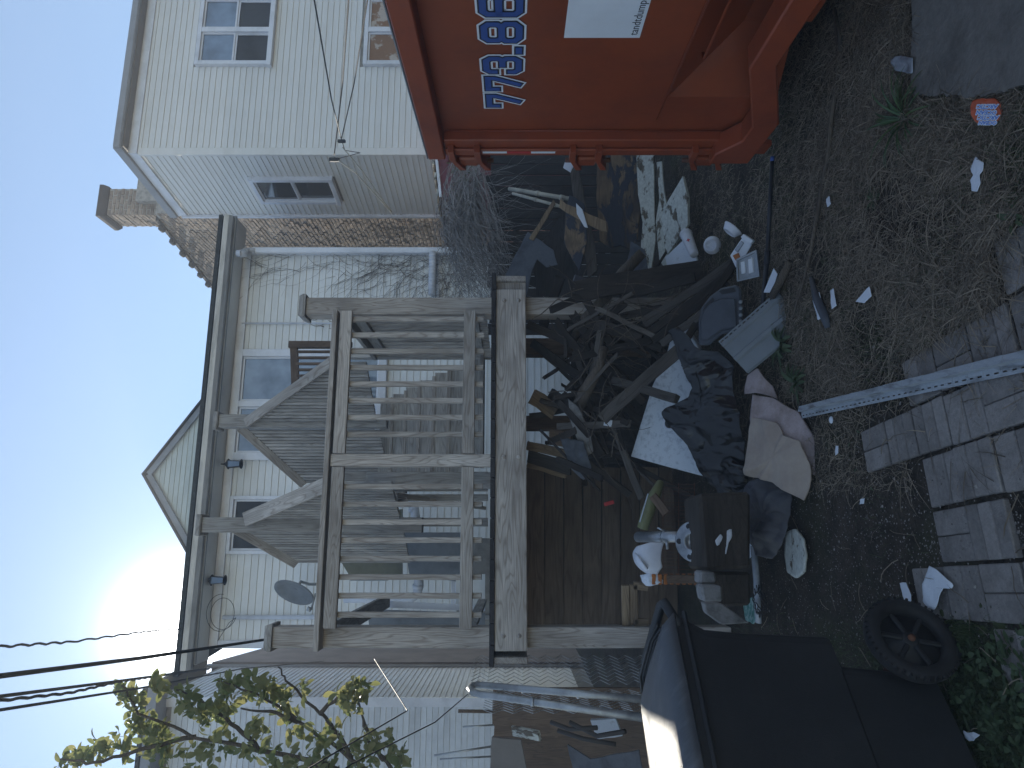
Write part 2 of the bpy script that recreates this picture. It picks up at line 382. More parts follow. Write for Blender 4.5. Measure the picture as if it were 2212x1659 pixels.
# ------------------------------------------------------------------ wall builders
_sc = {}
def course(L, h, proud, mat):
    key = (round(L, 2), h, proud, mat.name)
    if key in _sc: return _sc[key]
    b = [(0, h), (.002, h), (proud - .002, .010), (proud, .002), (proud - .003, 0), (0, 0)]
    vs = [(s * L / 2, y, z) for s in (-1, 1) for y, z in b]; n = len(b)
    fs = [(k, (k + 1) % n, n + (k + 1) % n, n + k) for k in range(n)] + [tuple(range(n)), tuple(range(2 * n - 1, n - 1, -1))]
    me = bpy.data.meshes.new('siding_board'); me.from_pydata(vs, [], fs)
    bm = bmesh.new(); bm.from_mesh(me); bmesh.ops.recalc_face_normals(bm, faces=bm.faces); bm.to_mesh(me); bm.free()
    me.materials.append(mat); _sc[key] = me; return me
def siding(parent, O, e, nout, L, z0, z1, mat, holes=(), h=.1016, proud=.016, clip=None, name='siding_board'):
    X = nout.cross(Z); rot = Matrix((X, nout, Z)).transposed().to_euler(); pl = wloc(parent)
    k = 0; z = z0
    while z + h * .5 < z1:
        a0, a1 = (0, L) if clip is None else clip(z + h / 2)
        iv = [(a0, a1)]
        for (s0, s1, q0, q1) in holes:
            if z + h * .7 > q0 and z + h * .3 < q1:
                nv = []
                for a, b in iv:
                    if s1 <= a or s0 >= b: nv.append((a, b))
                    else:
                        if s0 - a > .02: nv.append((a, s0))
                        if b - s1 > .02: nv.append((s1, b))
                iv = nv
        for a, b in iv:
            if b - a < .03: continue
            me = course(b - a, h, proud, mat); o = bpy.data.objects.new(name, me)
            o.rotation_euler = rot; o.location = O + e * ((a + b) / 2) + Z * (z - O.z) - pl; o.parent = parent; C.objects.link(o)
        z += h; k += 1
def wallbox(parent, name, O, e, nout, s0, s1, z0, z1, thick, mat, off=0.0):
    b = MB(); c = O + e * ((s0 + s1) / 2) + nout * (off - thick / 2); c.z = (z0 + z1) / 2
    b.box(c, s1 - s0, thick, z1 - z0, (e, nout, Z)); return b.build(name, mat, parent)
def window(parent, O, e, nout, s0, s1, z0, z1, units=1, split=True, fw=.07, pane=None, pane2=None, name='window'):
    pane = pane or M_glass; pane2 = pane2 or pane
    f = MB(); ax = (e, nout, Z); O = O + nout * .054
    def bx(a0, a1, q0, q1, d0, d1, mb): 
        c = O + e * ((a0 + a1) / 2) + nout * ((d0 + d1) / 2); c.z = (q0 + q1) / 2; mb.box(c, a1 - a0, d1 - d0, q1 - q0, ax)
    bx(s0, s1, z1 - fw, z1, -.05, .035, f); bx(s0 - .02, s1 + .02, z0 - .01, z0 + fw, -.05, .05, f)
    bx(s0, s0 + fw, z0 + fw, z1 - fw, -.05, .036, f); bx(s1 - fw, s1, z0 + fw, z1 - fw, -.05, .036, f)
    W = (s1 - s0 - 2 * fw); uw = W / units
    for k in range(1, units): c0 = s0 + fw + uw * k; bx(c0 - .045, c0 + .045, z0 + fw, z1 - fw, -.05, .034, f)
    fo = f.build(name, M_trim, parent, bevel=.004)
    for k in range(units):
        a0 = s0 + fw + uw * k + (.045 if k else 0) + .001; a1 = s0 + fw + uw * (k + 1) - (.045 if k < units - 1 else 0) - .001
        rows = [(z0 + fw + .001, (z0 + z1) / 2, -.03, pane2), ((z0 + z1) / 2 + .001, z1 - fw - .001, -.012, pane)] if split else [(z0 + fw + .001, z1 - fw - .001, -.02, pane)]
        for q0, q1, d, pm in rows:
            g = MB(); r = .028
            bx(a0, a1, q0, q0 + r, d - .02, d + .012, g); bx(a0, a1, q1 - r, q1, d - .02, d + .012, g)
            bx(a0, a0 + r, q0 + r, q1 - r, d - .02, d + .011, g); bx(a1 - r, a1, q0 + r, q1 - r, d - .02, d + .011, g)
            g.build('sash', M_trim, fo)
            h = MB(); bx(a0 + r + .001, a1 - r - .001, q0 + r + .001, q1 - r - .001, d - .018, d - .008, h); h.build('pane', pm, fo)
    return fo

# ------------------------------------------------------------------ right house (cream vinyl siding)
M_glassb = glass('painted_sky_glass', (.17, .25, .36)); M_glassl = glass('painted_sky_door_glass', (.26, .31, .38)); C0 = V((3.86, 11.35, 0)); TOP = 7.9; N2 = V((-.342, .94, 0)).normalized(); E2 = V((.94, .342, 0)).normalized(); SL = 1.80  # reflected sky is put into the colour of both glasses
JB = C0 + N2 * (SL + .02) + E2 * .01
rh = thing('siding_house', 'tall cream vinyl-sided house at the right with paired white windows', 'house', C0)
wallbox(rh, 'front_wall', C0, E1, -N1, 0, 7.0, 0, TOP, .2, M_sheet)
wallbox(rh, 'side_wall', C0, N2, -E2, .2, SL, 0, TOP, .2, M_sheet)
wallbox(rh, 'rear_wall', C0, E1, -N1, .2, 7.0, 0, TOP, .2, M_sheet, off=-1.7)
fh = [(1.60, 2.97, 5.66, 6.96), (1.60, 2.97, 2.80, 4.09)]
siding(rh, C0, E1, -N1, 7.0, .6, TOP - .12, M_sid, fh)
siding(rh, C0, N2, -E2, SL, 1.2, TOP - .12, M_sid, [(.64, 1.36, 4.70, 6.17)])
window(rh, C0, E1, -N1, 1.60, 2.97, 5.66, 6.96, 2, pane=M_glassb, pane2=M_screen)
window(rh, C0, E1, -N1, 1.60, 2.97, 2.80, 4.09, 2, pane=M_curtain, pane2=M_curtain)
window(rh, C0, N2, -E2, .64, 1.36, 4.70, 6.17, 1, pane=M_glassd, pane2=M_glassd)
b = MB(); b.box(C0 + V((0, 0, 3.9)) - E1 * .005 - N1 * .005, .13, .05, 7.7, (E1, N1, Z)); b.build('corner_post', M_sid, rh, bevel=.005)
b = MB(); b.box(JB - E2 * .03 + Z * 4.4, .09, .05, 6.9, (E2, N2, Z)); b.build('corner_post', M_trim, rh)
b = MB(); b.box(C0 + E1 * 3.4 - N1 * .02 + Z * (TOP - .06), 6.9, .03, .14, (E1, N1, Z)); b.build('frieze_board', M_trim, rh)
b = MB(); b.box(C0 + N2 * .9 - E2 * .03 + Z * (TOP - .05), .03, SL, .20, (E2, N2, Z)); b.build('frieze_board', M_trim, rh)
b = MB(); b.box(C0 + E1 * 3.5 - N1 * .08 + Z * (TOP + .03), 7.0, .20, .04, (E1, N1, Z)); b.build('soffit', M_tbrown, rh)
b = MB(); b.box(C0 + E1 * 3.52 - N1 * .20 + Z * (TOP + .09), 7.14, .09, .13, (E1, N1, Z)); b.build('gutter', M_trimd, rh, bevel=.02)
b = MB(); b.box(C0 + N2 * .80 - E2 * .06 + Z * (TOP + .09), .06, 2.0, .15, (E2, N2, Z)); b.build('fascia', M_trimd, rh, bevel=.01)
b = MB(); b.box(C0 + E1 * 3.5 + N1 * .75 + Z * (TOP + .13), 7.0, 1.8, .04, (E1, N1, Z)); b.build('roof', M_roof, rh)

# ------------------------------------------------------------------ brick building behind, with chimney
bc = {}
def brickmesh(L, h, t, sd):
    key = (L, h, t, sd)
    if key in bc: return bc[key]
    rr = random.Random(sd); b = MB(); b.box((0, 0, 0), L, t * .45, h)
    vs = [v + V([rr.uniform(-1, 1) * .004 for _ in range(3)]) for v in b.v]
    me = bpy.data.meshes.new('brick'); me.from_pydata(vs, [], b.f)
    bm = bmesh.new(); bm.from_mesh(me); bmesh.ops.recalc_face_normals(bm, faces=bm.faces)
    bmesh.ops.bevel(bm, geom=bm.edges[:], offset=.006, segments=1, affect='EDGES'); bm.to_mesh(me); bm.free()
    me.materials.append(M_brick); bc[key] = me; return me
def bricks(parent, O, e, nout, L, z0, z1, far=False, limit=300, top=None, rnd=random.Random(5)):
    """running bond; the nearest are parts, the rest one joined part"""
    bl, bh, cw, chh = .19, .062, .205, .076
    X = nout.cross(Z); rot = Matrix((X, nout, Z)).transposed(); re = rot.to_euler(); pl = wloc(parent); spots = []
    k = 0; z = z0
    while z + bh < z1:
        s = -(.1 if k % 2 else 0)
        while s < L:
            a = max(0.0, s); c = min(L, s + bl)
            if c - a > .05 and (top is None or z < top((a + c) / 2)): spots.append((a, c, z + bh / 2))
            s += cw
        z += chh; k += 1
    spots.sort(key=lambda q: (O + e * q[0]).length * .3 + abs(q[2] - 6.5) * .2 + q[0])
    st = MB()
    for i, (a, c, zz) in enumerate(spots):
        p = O + e * ((a + c) / 2); p.z = zz; p = p + nout * rnd.uniform(-.010, .006)
        me = brickmesh(round(c - a, 2), bh, .05, rnd.randint(0, 5))
        if i < limit:
            o = bpy.data.objects.new('brick', me); o.rotation_euler = re; o.location = p - pl; o.parent = parent; C.objects.link(o)
        else:
            st.add([p + rot @ v.co for v in me.vertices], [tuple(f.vertices) for f in me.polygons])
    if st.v:
        o = st.build('brickwork', M_brick, parent); o['kind'] = 'stuff'
B0 = V((3.25, 13.03, 0))
bh_ = thing('brick_house', 'old brown brick building seen edge-on behind the cream house', 'house', B0)
BT = 8.65
def btop(s): return 8.36 + .143 * s
b = MB(); b.prism([B0, B0 + N1 * 7, B0 + N1 * 7 + Z * btop(7), B0 + Z * btop(0)], E1, .3); b.build('wall', M_mortar, bh_)
bricks(bh_, B0 + E1 * -.0, N1, -E1, 7.0, 1.2, 9.4, limit=298, top=lambda s: btop(s) - .05)
b = MB(); q = B0 - E1 * .05 + N1 * .2; b.prism([q + Z * btop(.2), q + N1 * 6.8 + Z * btop(7), q + N1 * 6.8 + Z * (btop(7) + .06), q + Z * (btop(.2) + .06)], E1, .4); b.build('roof_edge', M_roof, bh_)
for k in range(8):
    b = MB(); c = B0 + N1 * (.45 + k * .62) - E1 * .10 + Z * (btop(.45 + k * .62) + .02); b.box(c, .12, .16, .10, (E1, N1, Z)); b.build('coping_tile', M_roof, bh_, bevel=.03)
b = MB(); b.box(B0 + E1 * 2 + N1 * 3.5 + Z * 4.4, 3.4, 6.9, 8.8, (E1, N1, Z)); b.build('rear_block', M_mortar, bh_)
# chimney
CHO = V((3.30, 13.9, 0))
ch = thing('brick_chimney', 'square brick chimney with a dark flared cap above the cream house roof', 'chimney', CHO + Z * 8.0)
def chim(e0, nout, L, z0, z1, O):
    bricks(ch, O, e0, nout, L, z0, z1, limit=300)
CO = P(300, 463, 13.25); CO.z = 0
b = MB(); b.box(CO + E1 * .27 + N1 * .27 + Z * 8.7, .535, .535, 1.42, (E1, N1, Z)); b.build('core', M_mortar, ch)
chim(E1, -N1, .54, 7.9, 9.42, CO); chim(N1, -E1, .54, 7.9, 9.42, CO)
b = MB(); q = CO + E1 * .27 + N1 * .27 + Z * 9.42
r0 = [q + E1 * a * .30 + N1 * c * .30 for a, c in ((-1, -1), (1, -1), (1, 1), (-1, 1))]
r1 = [q + E1 * a * .33 + N1 * c * .33 + Z * .10 for a, c in ((-1, -1), (1, -1), (1, 1), (-1, 1))]
r2 = [v + Z * .07 for v in r1]
b.add(r0 + r1 + r2, [(0, 1, 2, 3), (0, 1, 5, 4), (1, 2, 6, 5), (2, 3, 7, 6), (3, 0, 4, 7), (4, 5, 9, 8), (5, 6, 10, 9), (6, 7, 11, 10), (7, 4, 8, 11), (8, 9, 10, 11)])
b.build('cap', M_black, ch)
b = MB(); b.box(CO + E1 * .27 + N1 * .27 + Z * 8.08, .58, .58, .50, (E1, N1, Z)); b.build('flashing', M_lead, ch, bevel=.01)

# ------------------------------------------------------------------ little red lean-to at the foot of the cream house
S0 = V((2.83, 10.3, 0)); sh = thing('red_lean_to', 'small red-sided lean-to with peeling sunlit roof boards below the cream house', 'shed', S0)
def stop(z): return (0, 2.2) if z < 2.6 else ((z - 2.6) / .13, 2.2)
b = MB(); b.prism([S0 + Z * .1, S0 + E1 * 2.2 + Z * .1, S0 + E1 * 2.2 + Z * 2.88, S0 + Z * 2.6], N1, .12); b.build('front_wall', M_redw, sh)
siding(sh, S0, E1, -N1, 2.2, 1.0, 2.86, M_redw, clip=stop)
wallbox(sh, 'side_wall', S0, N1, -E1, .13, 1.7, 0.1, 2.55, .1, M_redw)
siding(sh, S0, N1, -E1, 1.7, 1.0, 2.5, M_redw)
b = MB(); b.prism([S0 + Z * 2.60 - N1 * .05 - E1 * .04, S0 + E1 * 2.2 + Z * 2.89 - N1 * .05, S0 + E1 * 2.2 + Z * 2.92 - N1 * .05, S0 + Z * 2.64 - N1 * .05 - E1 * .04], -N1, .02); b.build('drip_edge', M_trim, sh)
for k in range(6):
    a = S0 + E1 * (-.05 + k * .13) + Z * (2.66 + k * .018); board('roof_board', a, a + N1 * 1.75, .12, .03, M_wpeel if k % 2 else M_tan, sh, Z, rag=.004, seed=k)

# ------------------------------------------------------------------ middle house
OL = V((-3.69, 9.53, 0)); ML = 5.95; MT = 5.80
mh = thing('middle_house', 'low white-sided house behind the deck with long gutter and upper door', 'house', OL)
wallbox(mh, 'front_wall', OL, E1, -N1, 0, ML, 0, MT + .1, .2, M_sheet)
wallbox(mh, 'side_wall', OL + E1 * ML, N1, E1, .2, 5, 0, MT + .1, .2, M_sheet)
wallbox(mh, 'side_wall', OL, N1, -E1, .2, 5, 0, MT + .1, .2, M_sheet)
mholes = [(2.62, 4.30, 3.45, 5.74), (1.28, 2.10, 4.2, 5.63), (.15, 1.5, 0, 2.35), (-.1, 0.02, 0, 9)]
siding(mh, OL, E1, -N1, ML, .2, MT, M_sid2, mholes)
for q in (.06, ML - .05):
    b = MB(); b.box(OL + E1 * q - N1 * .012 + Z * 2.9, .10, .05, 5.8, (E1, N1, Z)); b.build('corner_post', M_trim, mh)
b = MB(); b.box(OL + E1 * (ML / 2 + .1) - N1 * .19 + Z * (MT - .01), ML + .5, .38, .03, (E1, N1, Z)); b.build('soffit', M_sid2, mh)
b = MB(); b.box(OL + E1 * (ML / 2) - N1 * .03 + Z * (MT - .09), ML, .04, .12, (E1, N1, Z)); b.build('frieze_board', M_trim, mh)
b = MB(); b.box(OL + E1 * (ML / 2 + .12) - N1 * .39 + Z * (MT + .055), ML + .52, .03, .16, (E1, N1, Z)); b.build('fascia', M_trimd, mh)
b = MB()
for pr in [[(0, .0), (-.07, -.0), (-.10, .05), (-.115, .12), (-.105, .12), (-.09, .055), (-.065, .012), (0, .012)]]:
    A = OL + E1 * -.2 - N1 * .406 + Z * MT; pts = [A + N1 * y + Z * z for y, z in pr]; b.prism(pts, E1, ML + .55)
b.build('gutter', M_gutter, mh)
b = MB(); A = OL + E1 * -.28 - N1 * .47 + Z * (MT + .16); b.prism([A, A + E1 * (ML + .65), A + E1 * (ML + .65) + N1 * 6 + Z * .9, A + N1 * 6 + Z * .9], Z, .06); b.build('roof', M_roof, mh)
wallbox(mh, 'gable_end', OL + N1 * 5, E1, N1, 0, ML, 0, 6.6, .2, M_sheet)
# door unit: two glazed leaves with peeling casing
window(mh, OL, E1, -N1, 2.62, 4.30, 3.45, 5.74, 2, split=False, fw=.11, pane=M_glassl, name='glazed_door')
window(mh, OL, E1, -N1, 1.28, 2.10, 4.2, 5.63, 1, split=False, fw=.05, pane=M_screen, name='dark_window')
b = MB(); b.tube([OL + E1 * 4.72 - N1 * .05 + Z * 5.7, OL + E1 * 4.72 - N1 * .05 + Z * 1.0], .014, 8); b.build('conduit', M_pvc, mh, smooth=True)
b = MB(); b.tube([OL + E1 * .42 - N1 * .06 + Z * 5.6, OL + E1 * .42 - N1 * .06 + Z * 1.8], .03, 8); b.build('conduit', M_pvc, mh, smooth=True)
# gable rising behind the roof
GA = P(323, 1025, 13.9); 
GH = 2.4; gl = GA - E1 * GH; gr = GA + E1 * GH; gl.z = gr.z = GA.z - 1.64; gz = GA.z
b = MB(); b.prism([gl - Z * .03, gr - Z * .03, GA - Z * .03], N1, .15); b.build('gable_wall', M_sheet, mh)
GO = gl.copy()
slope = .683
def gclip(z): d = max(0, (z - gl.z) / slope); return (d, 2 * GH - d)
siding(mh, GO, E1, -N1, 2 * GH, gl.z, gz - .05, M_sid3, clip=gclip)
for sgn, q in ((-1, gl), (1, gr)):
    a = GA - Z * .02 - N1 * .06; c = q - N1 * .06 - Z * .02
    board('rake_board', a, c, .11, .06, M_trimd, mh, -N1)
b = MB(); a = GA + Z * .06 - N1 * .14; s1 = E1 * 2.05 - Z * 2.45 * slope * .84
b.prism([a - Z * .0, a - E1 * 2.5 - Z * 2.5 * slope, a - E1 * 2.5 - Z * (2.5 * slope - .035), a + Z * .035], N1, 1.3); b.prism([a + Z * .001, a + Z * .035, a + E1 * 2.5 - Z * (2.5 * slope - .035), a + E1 * 2.5 - Z * 2.5 * slope], N1, 1.3)
b.build('gable_roof', M_roof, mh)

# downspout with elbow and side branch
ds = thing('downspout', 'white metal downspout running down the right corner of the low house', 'downspout', OL + E1 * 5.9 - N1 * .1)
A = P(512, 548, 10.35); Bp = P(532, 543, 10.62); Cc = P(1060, 540, 10.62)
b = MB(); b.tube([A, A - Z * .12, Bp + Z * .02, Bp - Z * .15], .055, 12)
for k in range(7):
    q = A.lerp(Bp, k / 6) - Z * .06; b.tube([q - Z * .008, q + Z * .008], .060, 12)
b.build('elbow', M_pvc, ds, smooth=True)
b = MB(); b.box((Bp + Cc) / 2 - Z * .1, .095, .07, (Bp - Cc).length, (E1, N1, Z)); b.build('pipe', M_trim, ds, bevel=.012)
b = MB(); q0 = P(935, 545, 10.55); q1 = P(933, 636, 10.3); b.tube([q0, q1], .055, 12)
for k in range(10): q = q0.lerp(q1, .1 + k * .085); b.tube([q - E1 * .01, q + E1 * .01], .060, 12)
b.build('branch_pipe', M_pvc, ds, smooth=True)

# two wall lanterns, dish, meter box and pipes on the house wall
def lantern(px, py, D, lab, k=.72):
    c = P(px, py, D); t = thing('wall_lantern', lab, 'lamp', c)
    b = MB(); b.prism([c + E1 * a * k + Z * z * k - N1 * .07 for a, z in ((-.05, -.12), (.05, -.12), (.065, .12), (-.065, .12))], -N1, .09); b.build('lamp_glass', M_glass, t)
    b = MB()
    for a in (-1, 1):
        for d in (.065, .165): b.tube([c + E1 * a * .052 * k - N1 * d - Z * .12 * k, c + E1 * a * .068 * k - N1 * d + Z * .12 * k], .005, 5)
    b.lathe([(.0, .22 * k), (.03 * k, .19 * k), (.05 * k, .16 * k), (.11 * k, .12 * k), (.10 * k, .115 * k)], Matrix.Translation(c - N1 * .115), 10)
    b.lathe([(.10 * k, -.14 * k), (.075 * k, -.12 * k), (.0, -.12 * k)], Matrix.Translation(c - N1 * .115), 10); b.build('lamp_frame', M_screen, t)
    b = MB(); b.tube([c - N1 * .115 + Z * .2 * k, c - N1 * .115 + Z * .27 * k, c - N1 * .05 + Z * .24 * k, c - N1 * .0 + Z * .14 * k], .009, 6); b.build('bracket', M_screen, t)
lantern(513, 1004, 9.98, 'black carriage lantern beside the glazed door')
lantern(478, 1252, 9.62, 'black wall lantern under the gutter near the satellite dish')
dc = P(640, 1272, 9.0); dt = thing('satellite_dish', 'grey oval satellite dish mounted beside the deck railing', 'satellite dish', dc)
ax_ = V((-.55, -.80, .25)).normalized(); Mx = Matrix.Translation(dc) @ frame(Z.cross(ax_), Z).to_4x4()
b = MB(); n = 32; vs = []; fs = []
yy = ax_.cross(Z).normalized(); zz = yy.cross(ax_).normalized()
for i in range(9):
    r = i / 8
    for k in range(n):
        a = 2 * math.pi * k / n; vs.append(dc + yy * math.cos(a) * r * .235 + zz * math.sin(a) * r * .285 + ax_ * (r * r * .06))
for i in range(8):
    for k in range(n): fs.append((i * n + k, i * n + (k + 1) % n, (i + 1) * n + (k + 1) % n, (i + 1) * n + k))
b.add(vs, fs); o = b.build('dish', plain('dish_grey', (.20, .21, .22), .5, 4, .2), dt, smooth=True)
sm = o.modifiers.new('s', 'SOLIDIFY'); sm.thickness = .012
b = MB(); b.tube([dc - ax_ * .0, dc - ax_ * .12, P(668, 1262, 9.25), P(690, 1262, 9.35)], .02, 8); b.build('mast', M_galv, dt, smooth=True)
b = MB(); b.tube([dc - zz * .28, P(672, 1318, 8.85)], .012, 6); b.tube([P(672, 1318, 8.85), P(664, 1314, 8.85)], .03, 8); b.build('feed_arm', M_galv, dt, smooth=True)
t = thing('meter_box', 'pale electric meter box on the wall seen between the balusters', 'meter box', P(985, 1310, 8.9))
b = MB(); b.box(P(1010, 1280, 9.0), .35, .14, .42, (E1, N1, Z)); b.build('box', M_doorw, t, bevel=.01)
b = MB(); b.box(P(1010, 1280, 8.9), .26, .03, .32, (E1, N1, Z)); b.build('door', M_trim, t, bevel=.006)
t = thing('drain_pipe', 'thick white plastic drain pipe with an elbow behind the deck balusters', 'pipe', P(920, 1290, 8.8))
b = MB(); b.tube([P(893, 1082, 9.3), P(898, 1120, 9.2), P(902, 1180, 9.1), P(905, 1265, 8.95), P(901, 1284, 8.93), P(888, 1292, 8.95), P(800, 1292, 9.0), P(745, 1292, 9.05)], .062, 12); b.build('pipe', M_pvc, t, smooth=True)
b = MB(); b.tube([P(903, 1262, 8.95), P(903, 1270, 8.95)], .072, 12); b.tube([P(893, 1098, 9.26), P(894, 1106, 9.25)], .072, 12); b.build('coupling', M_pvc, t, smooth=True)
o = MB(); pts = []
for k in range(40):
    a = k / 39 * 2 * math.pi * 1.7; r = .22 + .05 * math.sin(a * .7); pts.append(P(480, 1320, 9.3) + E1 * r * math.cos(a) + Z * r * .8 * math.sin(a) - N1 * .02 * k / 39)
o.tube(pts, .004, 5); o.tube([pts[-1], P(495, 1345, 9.3), P(470, 1385, 9.2)], .004, 5)
setp(o.build('hanging_cable', M_cable), 'loop of loose black cable hanging under the gutter end', 'cable')

# ------------------------------------------------------------------ left house
C2 = V((-5.54, 12.0, 0)); LT = 7.6
lh = thing('left_house', 'pale two-storey house at the far left behind the tree', 'house', C2)
wallbox(lh, 'front_wall', C2, -E1, -N1, 0, 7, 0, LT, .2, M_sheet)
wallbox(lh, 'side_wall', C2, N1, E1, .2, 2.95, 0, LT + .3, .2, M_sheet)
siding(lh, C2, -E1, -N1, 7, .3, LT - .05, M_sid4)
siding(lh, C2, N1, E1, 2.95, .3, LT + .2, M_sid4)
b = MB(); b.box(C2 - E1 * .04 - N1 * .02 + Z * (LT / 2), .15, .06, LT, (E1, N1, Z)); b.build('corner_post', M_trim, lh)
b = MB(); b.box(C2 + N1 * 2.95 + E1 * .03 + Z * 4.1, .05, .22, 8.2, (E1, N1, Z)); b.build('corner_post', M_trimd, lh)
b = MB(); b.box(C2 - E1 * 3.3 - N1 * .22 + Z * (LT + .08), 7.2, .4, .16, (E1, N1, Z)); b.build('eave', M_trimd, lh)
b = MB(); a = C2 + E1 * .25 + Z * (LT + .2); b.prism([a - N1 * .4, a + N1 * 3.2 + Z * .5, a + N1 * 3.2 + Z * .5 - E1 * 8, a - N1 * .4 - E1 * 8], Z, .06); b.build('roof', M_roof, lh)
a = C2 + N1 * 2.96 + E1 * .1
b = MB(); b.prism([a, a + N1 * 6, a + N1 * 6 + Z * 6.6, a + Z * 8.1], -E1, .2); b.build('rear_wall', plain('brown_rear_wall', (.17, .14, .13), .8, 2, .25), lh)


# ------------------------------------------------------------------ old plank fence behind the vines
fe = thing('plank_fence', 'tall dark old plank fence behind the vines and the junk pile', 'fence', V((1.6, 8.1, 0)))
for k in range(22):
    a = V((.62, 7.75, 0)) + E1 * (k * .142) ; hgt = 1.84 + random.uniform(-.05, .04)
    board('plank', a, a + Z * hgt, .132, .02, M_black, fe, -N1, rag=.002, seed=k % 5)
for z in (.5, 1.5): a = V((.62, 7.75, z)) + N1 * .05; board('fence_rail', a, a + E1 * 3.1, .08, .04, M_black, fe, -N1)

# ------------------------------------------------------------------ deck
DL = V((-1.84, 4.70, 0)); DZ = 1.672
dk = thing('wooden_deck', 'raised weathered wooden deck with balustrade and bolted front beam', 'deck', DL + E1 * 1.3)
def D_(s, t, z): q = DL + E1 * s + N1 * t; return V((q.x, q.y, z))
board('front_beam', D_(0, .02, 1.558), D_(2.63, .02, 1.558), .228, .04, M_deck, dk, -N1, ch=.006)
for s in (.06, .12, 1.30, 1.36, 2.50, 2.56):
    for z in (1.50, 1.61) if s in (.06, 1.30, 2.50) else ():
        b = MB(); c = D_(s + .04, 0, z); b.lathe([(.0, .014), (.010, .012), (.016, .004), (.017, 0)], Matrix.Translation(c) @ frame(E1, -N1).to_4x4(), 10); b.build('bolt', M_deck, dk, smooth=True)
board('rim_joist', D_(-.0, .065, 1.558), D_(2.70, .065, 1.558), .228, .04, M_deck, dk, -N1)
board('side_joist', D_(2.72, .0, 1.558), D_(2.72, 3.0, 1.558), .228, .04, M_deck, dk, E1)
board('side_joist', D_(-.06, .0, 1.558), D_(-.06, 3.0, 1.558), .228, .04, M_deck, dk, -E1)
for k in range(7): board('joist', D_(.3 + k * .38, .1, 1.56), D_(.3 + k * .38, 3.0, 1.56), .2, .04, M_brownw, dk, E1)
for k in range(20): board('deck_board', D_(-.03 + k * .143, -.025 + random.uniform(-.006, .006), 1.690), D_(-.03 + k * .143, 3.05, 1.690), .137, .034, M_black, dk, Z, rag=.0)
def post(s, t, z0, z1, w_=.14, cap=True, mat=None):
    o = board('post', D_(s, t, z0), D_(s, t, z1), w_, w_, mat or M_deck, dk, -N1, ch=.006)
    if cap:
        c = D_(s, t, z1); b = MB(); h = w_ / 2 + .022
        q = [c + E1 * i * h + N1 * j * h for i, j in ((-1, -1), (1, -1), (1, 1), (-1, 1))]
        q2 = [c + E1 * i * h * .86 + N1 * j * h * .86 + Z * .055 for i, j in ((-1, -1), (1, -1), (1, 1), (-1, 1))]
        b.prism(q, Z, .022); b.add([v + Z * .0221 for v in q] + q2 + [c + Z * .075], [(0, 1, 5, 4), (1, 2, 6, 5), (2, 3, 7, 6), (3, 0, 4, 7), (4, 5, 8), (5, 6, 8), (6, 7, 8), (7, 4, 8)])
        b.build('post_cap', M_deck2, dk)
post(.075, .17, 0, 3.24); post(2.53, .17, 0, 3.16)
board('middle_post', D_(1.315, .05, 1.69), D_(1.315, .05, 2.875), .09, .09, M_deck, dk, -N1, ch=.004)
RZ = 2.88
board('cap_rail', D_(-.0, .05, RZ + .02), D_(2.46, .05, RZ + .02), .14, .038, M_deck, dk, Z)
for s0, s1 in ((.15, 1.265), (1.365, 2.455)):
    board('top_rail', D_(s0, .01, 2.815), D_(s1, .01, 2.815), .089, .038, M_deck, dk, -N1)
    board('bottom_rail', D_(s0, .01, 1.872), D_(s1, .01, 1.872), .089, .038, M_deck, dk, -N1)
s = .235
while s < 2.46:
    if abs(s - 1.315) > .07: board('baluster', D_(s, .05, 1.765), D_(s, .05, 2.855), .038, .038, M_deck, dk, -N1, rag=.0012, seed=int(s * 50) % 6)
    s += .1275
# side balustrade running back on the right
board('cap_rail', D_(2.53, .24, RZ + .02), D_(2.53, 1.55, RZ + .02), .14, .038, M_deck2, dk, Z)
board('top_rail', D_(2.53, .24, 2.815), D_(2.53, 1.5, 2.815), .089, .038, M_deck2, dk, -E1)
board('bottom_rail', D_(2.53, .24, 1.872), D_(2.53, 1.5, 1.872), .089, .038, M_deck2, dk, -E1)
for k in range(10): board('baluster', D_(2.56, .34 + k * .118, 1.765), D_(2.56, .34 + k * .118, 2.855), .038, .038, M_deck2, dk, -E1, rag=.0012, seed=k % 6)
post(2.53, 1.56, 1.69, 3.28, .10, mat=M_deck2)
# side balustrade on the left
board('cap_rail', D_(.075, .26, RZ + .02), D_(.075, 2.8, RZ + .02), .14, .038, M_deck2, dk, Z)
board('bottom_rail', D_(.075, .26, 1.872), D_(.075, 2.8, 1.872), .089, .038, M_deck2, dk, E1)
# rear posts below the deck
for (px, py, D, w_) in ((1290, 752, 5.9, .14), (1280, 915, 6.9, .14)):
    q = P(px, py, D); board('rear_post', V((q.x, q.y, 0)), V((q.x, q.y, 1.44)), w_, w_, M_brownw, dk, -N1)
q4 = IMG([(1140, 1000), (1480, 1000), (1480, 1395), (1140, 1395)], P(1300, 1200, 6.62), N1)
b = MB(); b.prism(q4, N1, .02); b.build('light_gap_blocker', M_black, dk)  # dark sheet added to block light between the back boards
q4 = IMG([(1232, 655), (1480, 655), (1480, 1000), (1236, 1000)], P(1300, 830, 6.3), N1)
b = MB(); b.prism(q4, N1, .02); b.build('dark_shade_sheet', M_black, dk)  # dark sheet added to stand in for the shade behind the heap
for k in range(8): board('back_board', P(1156 + k * 41, 1010, 6.7) , P(1156 + k * 41, 1392, 6.15), .172, .02, M_plyb, dk, -N1, rag=.001, seed=k)
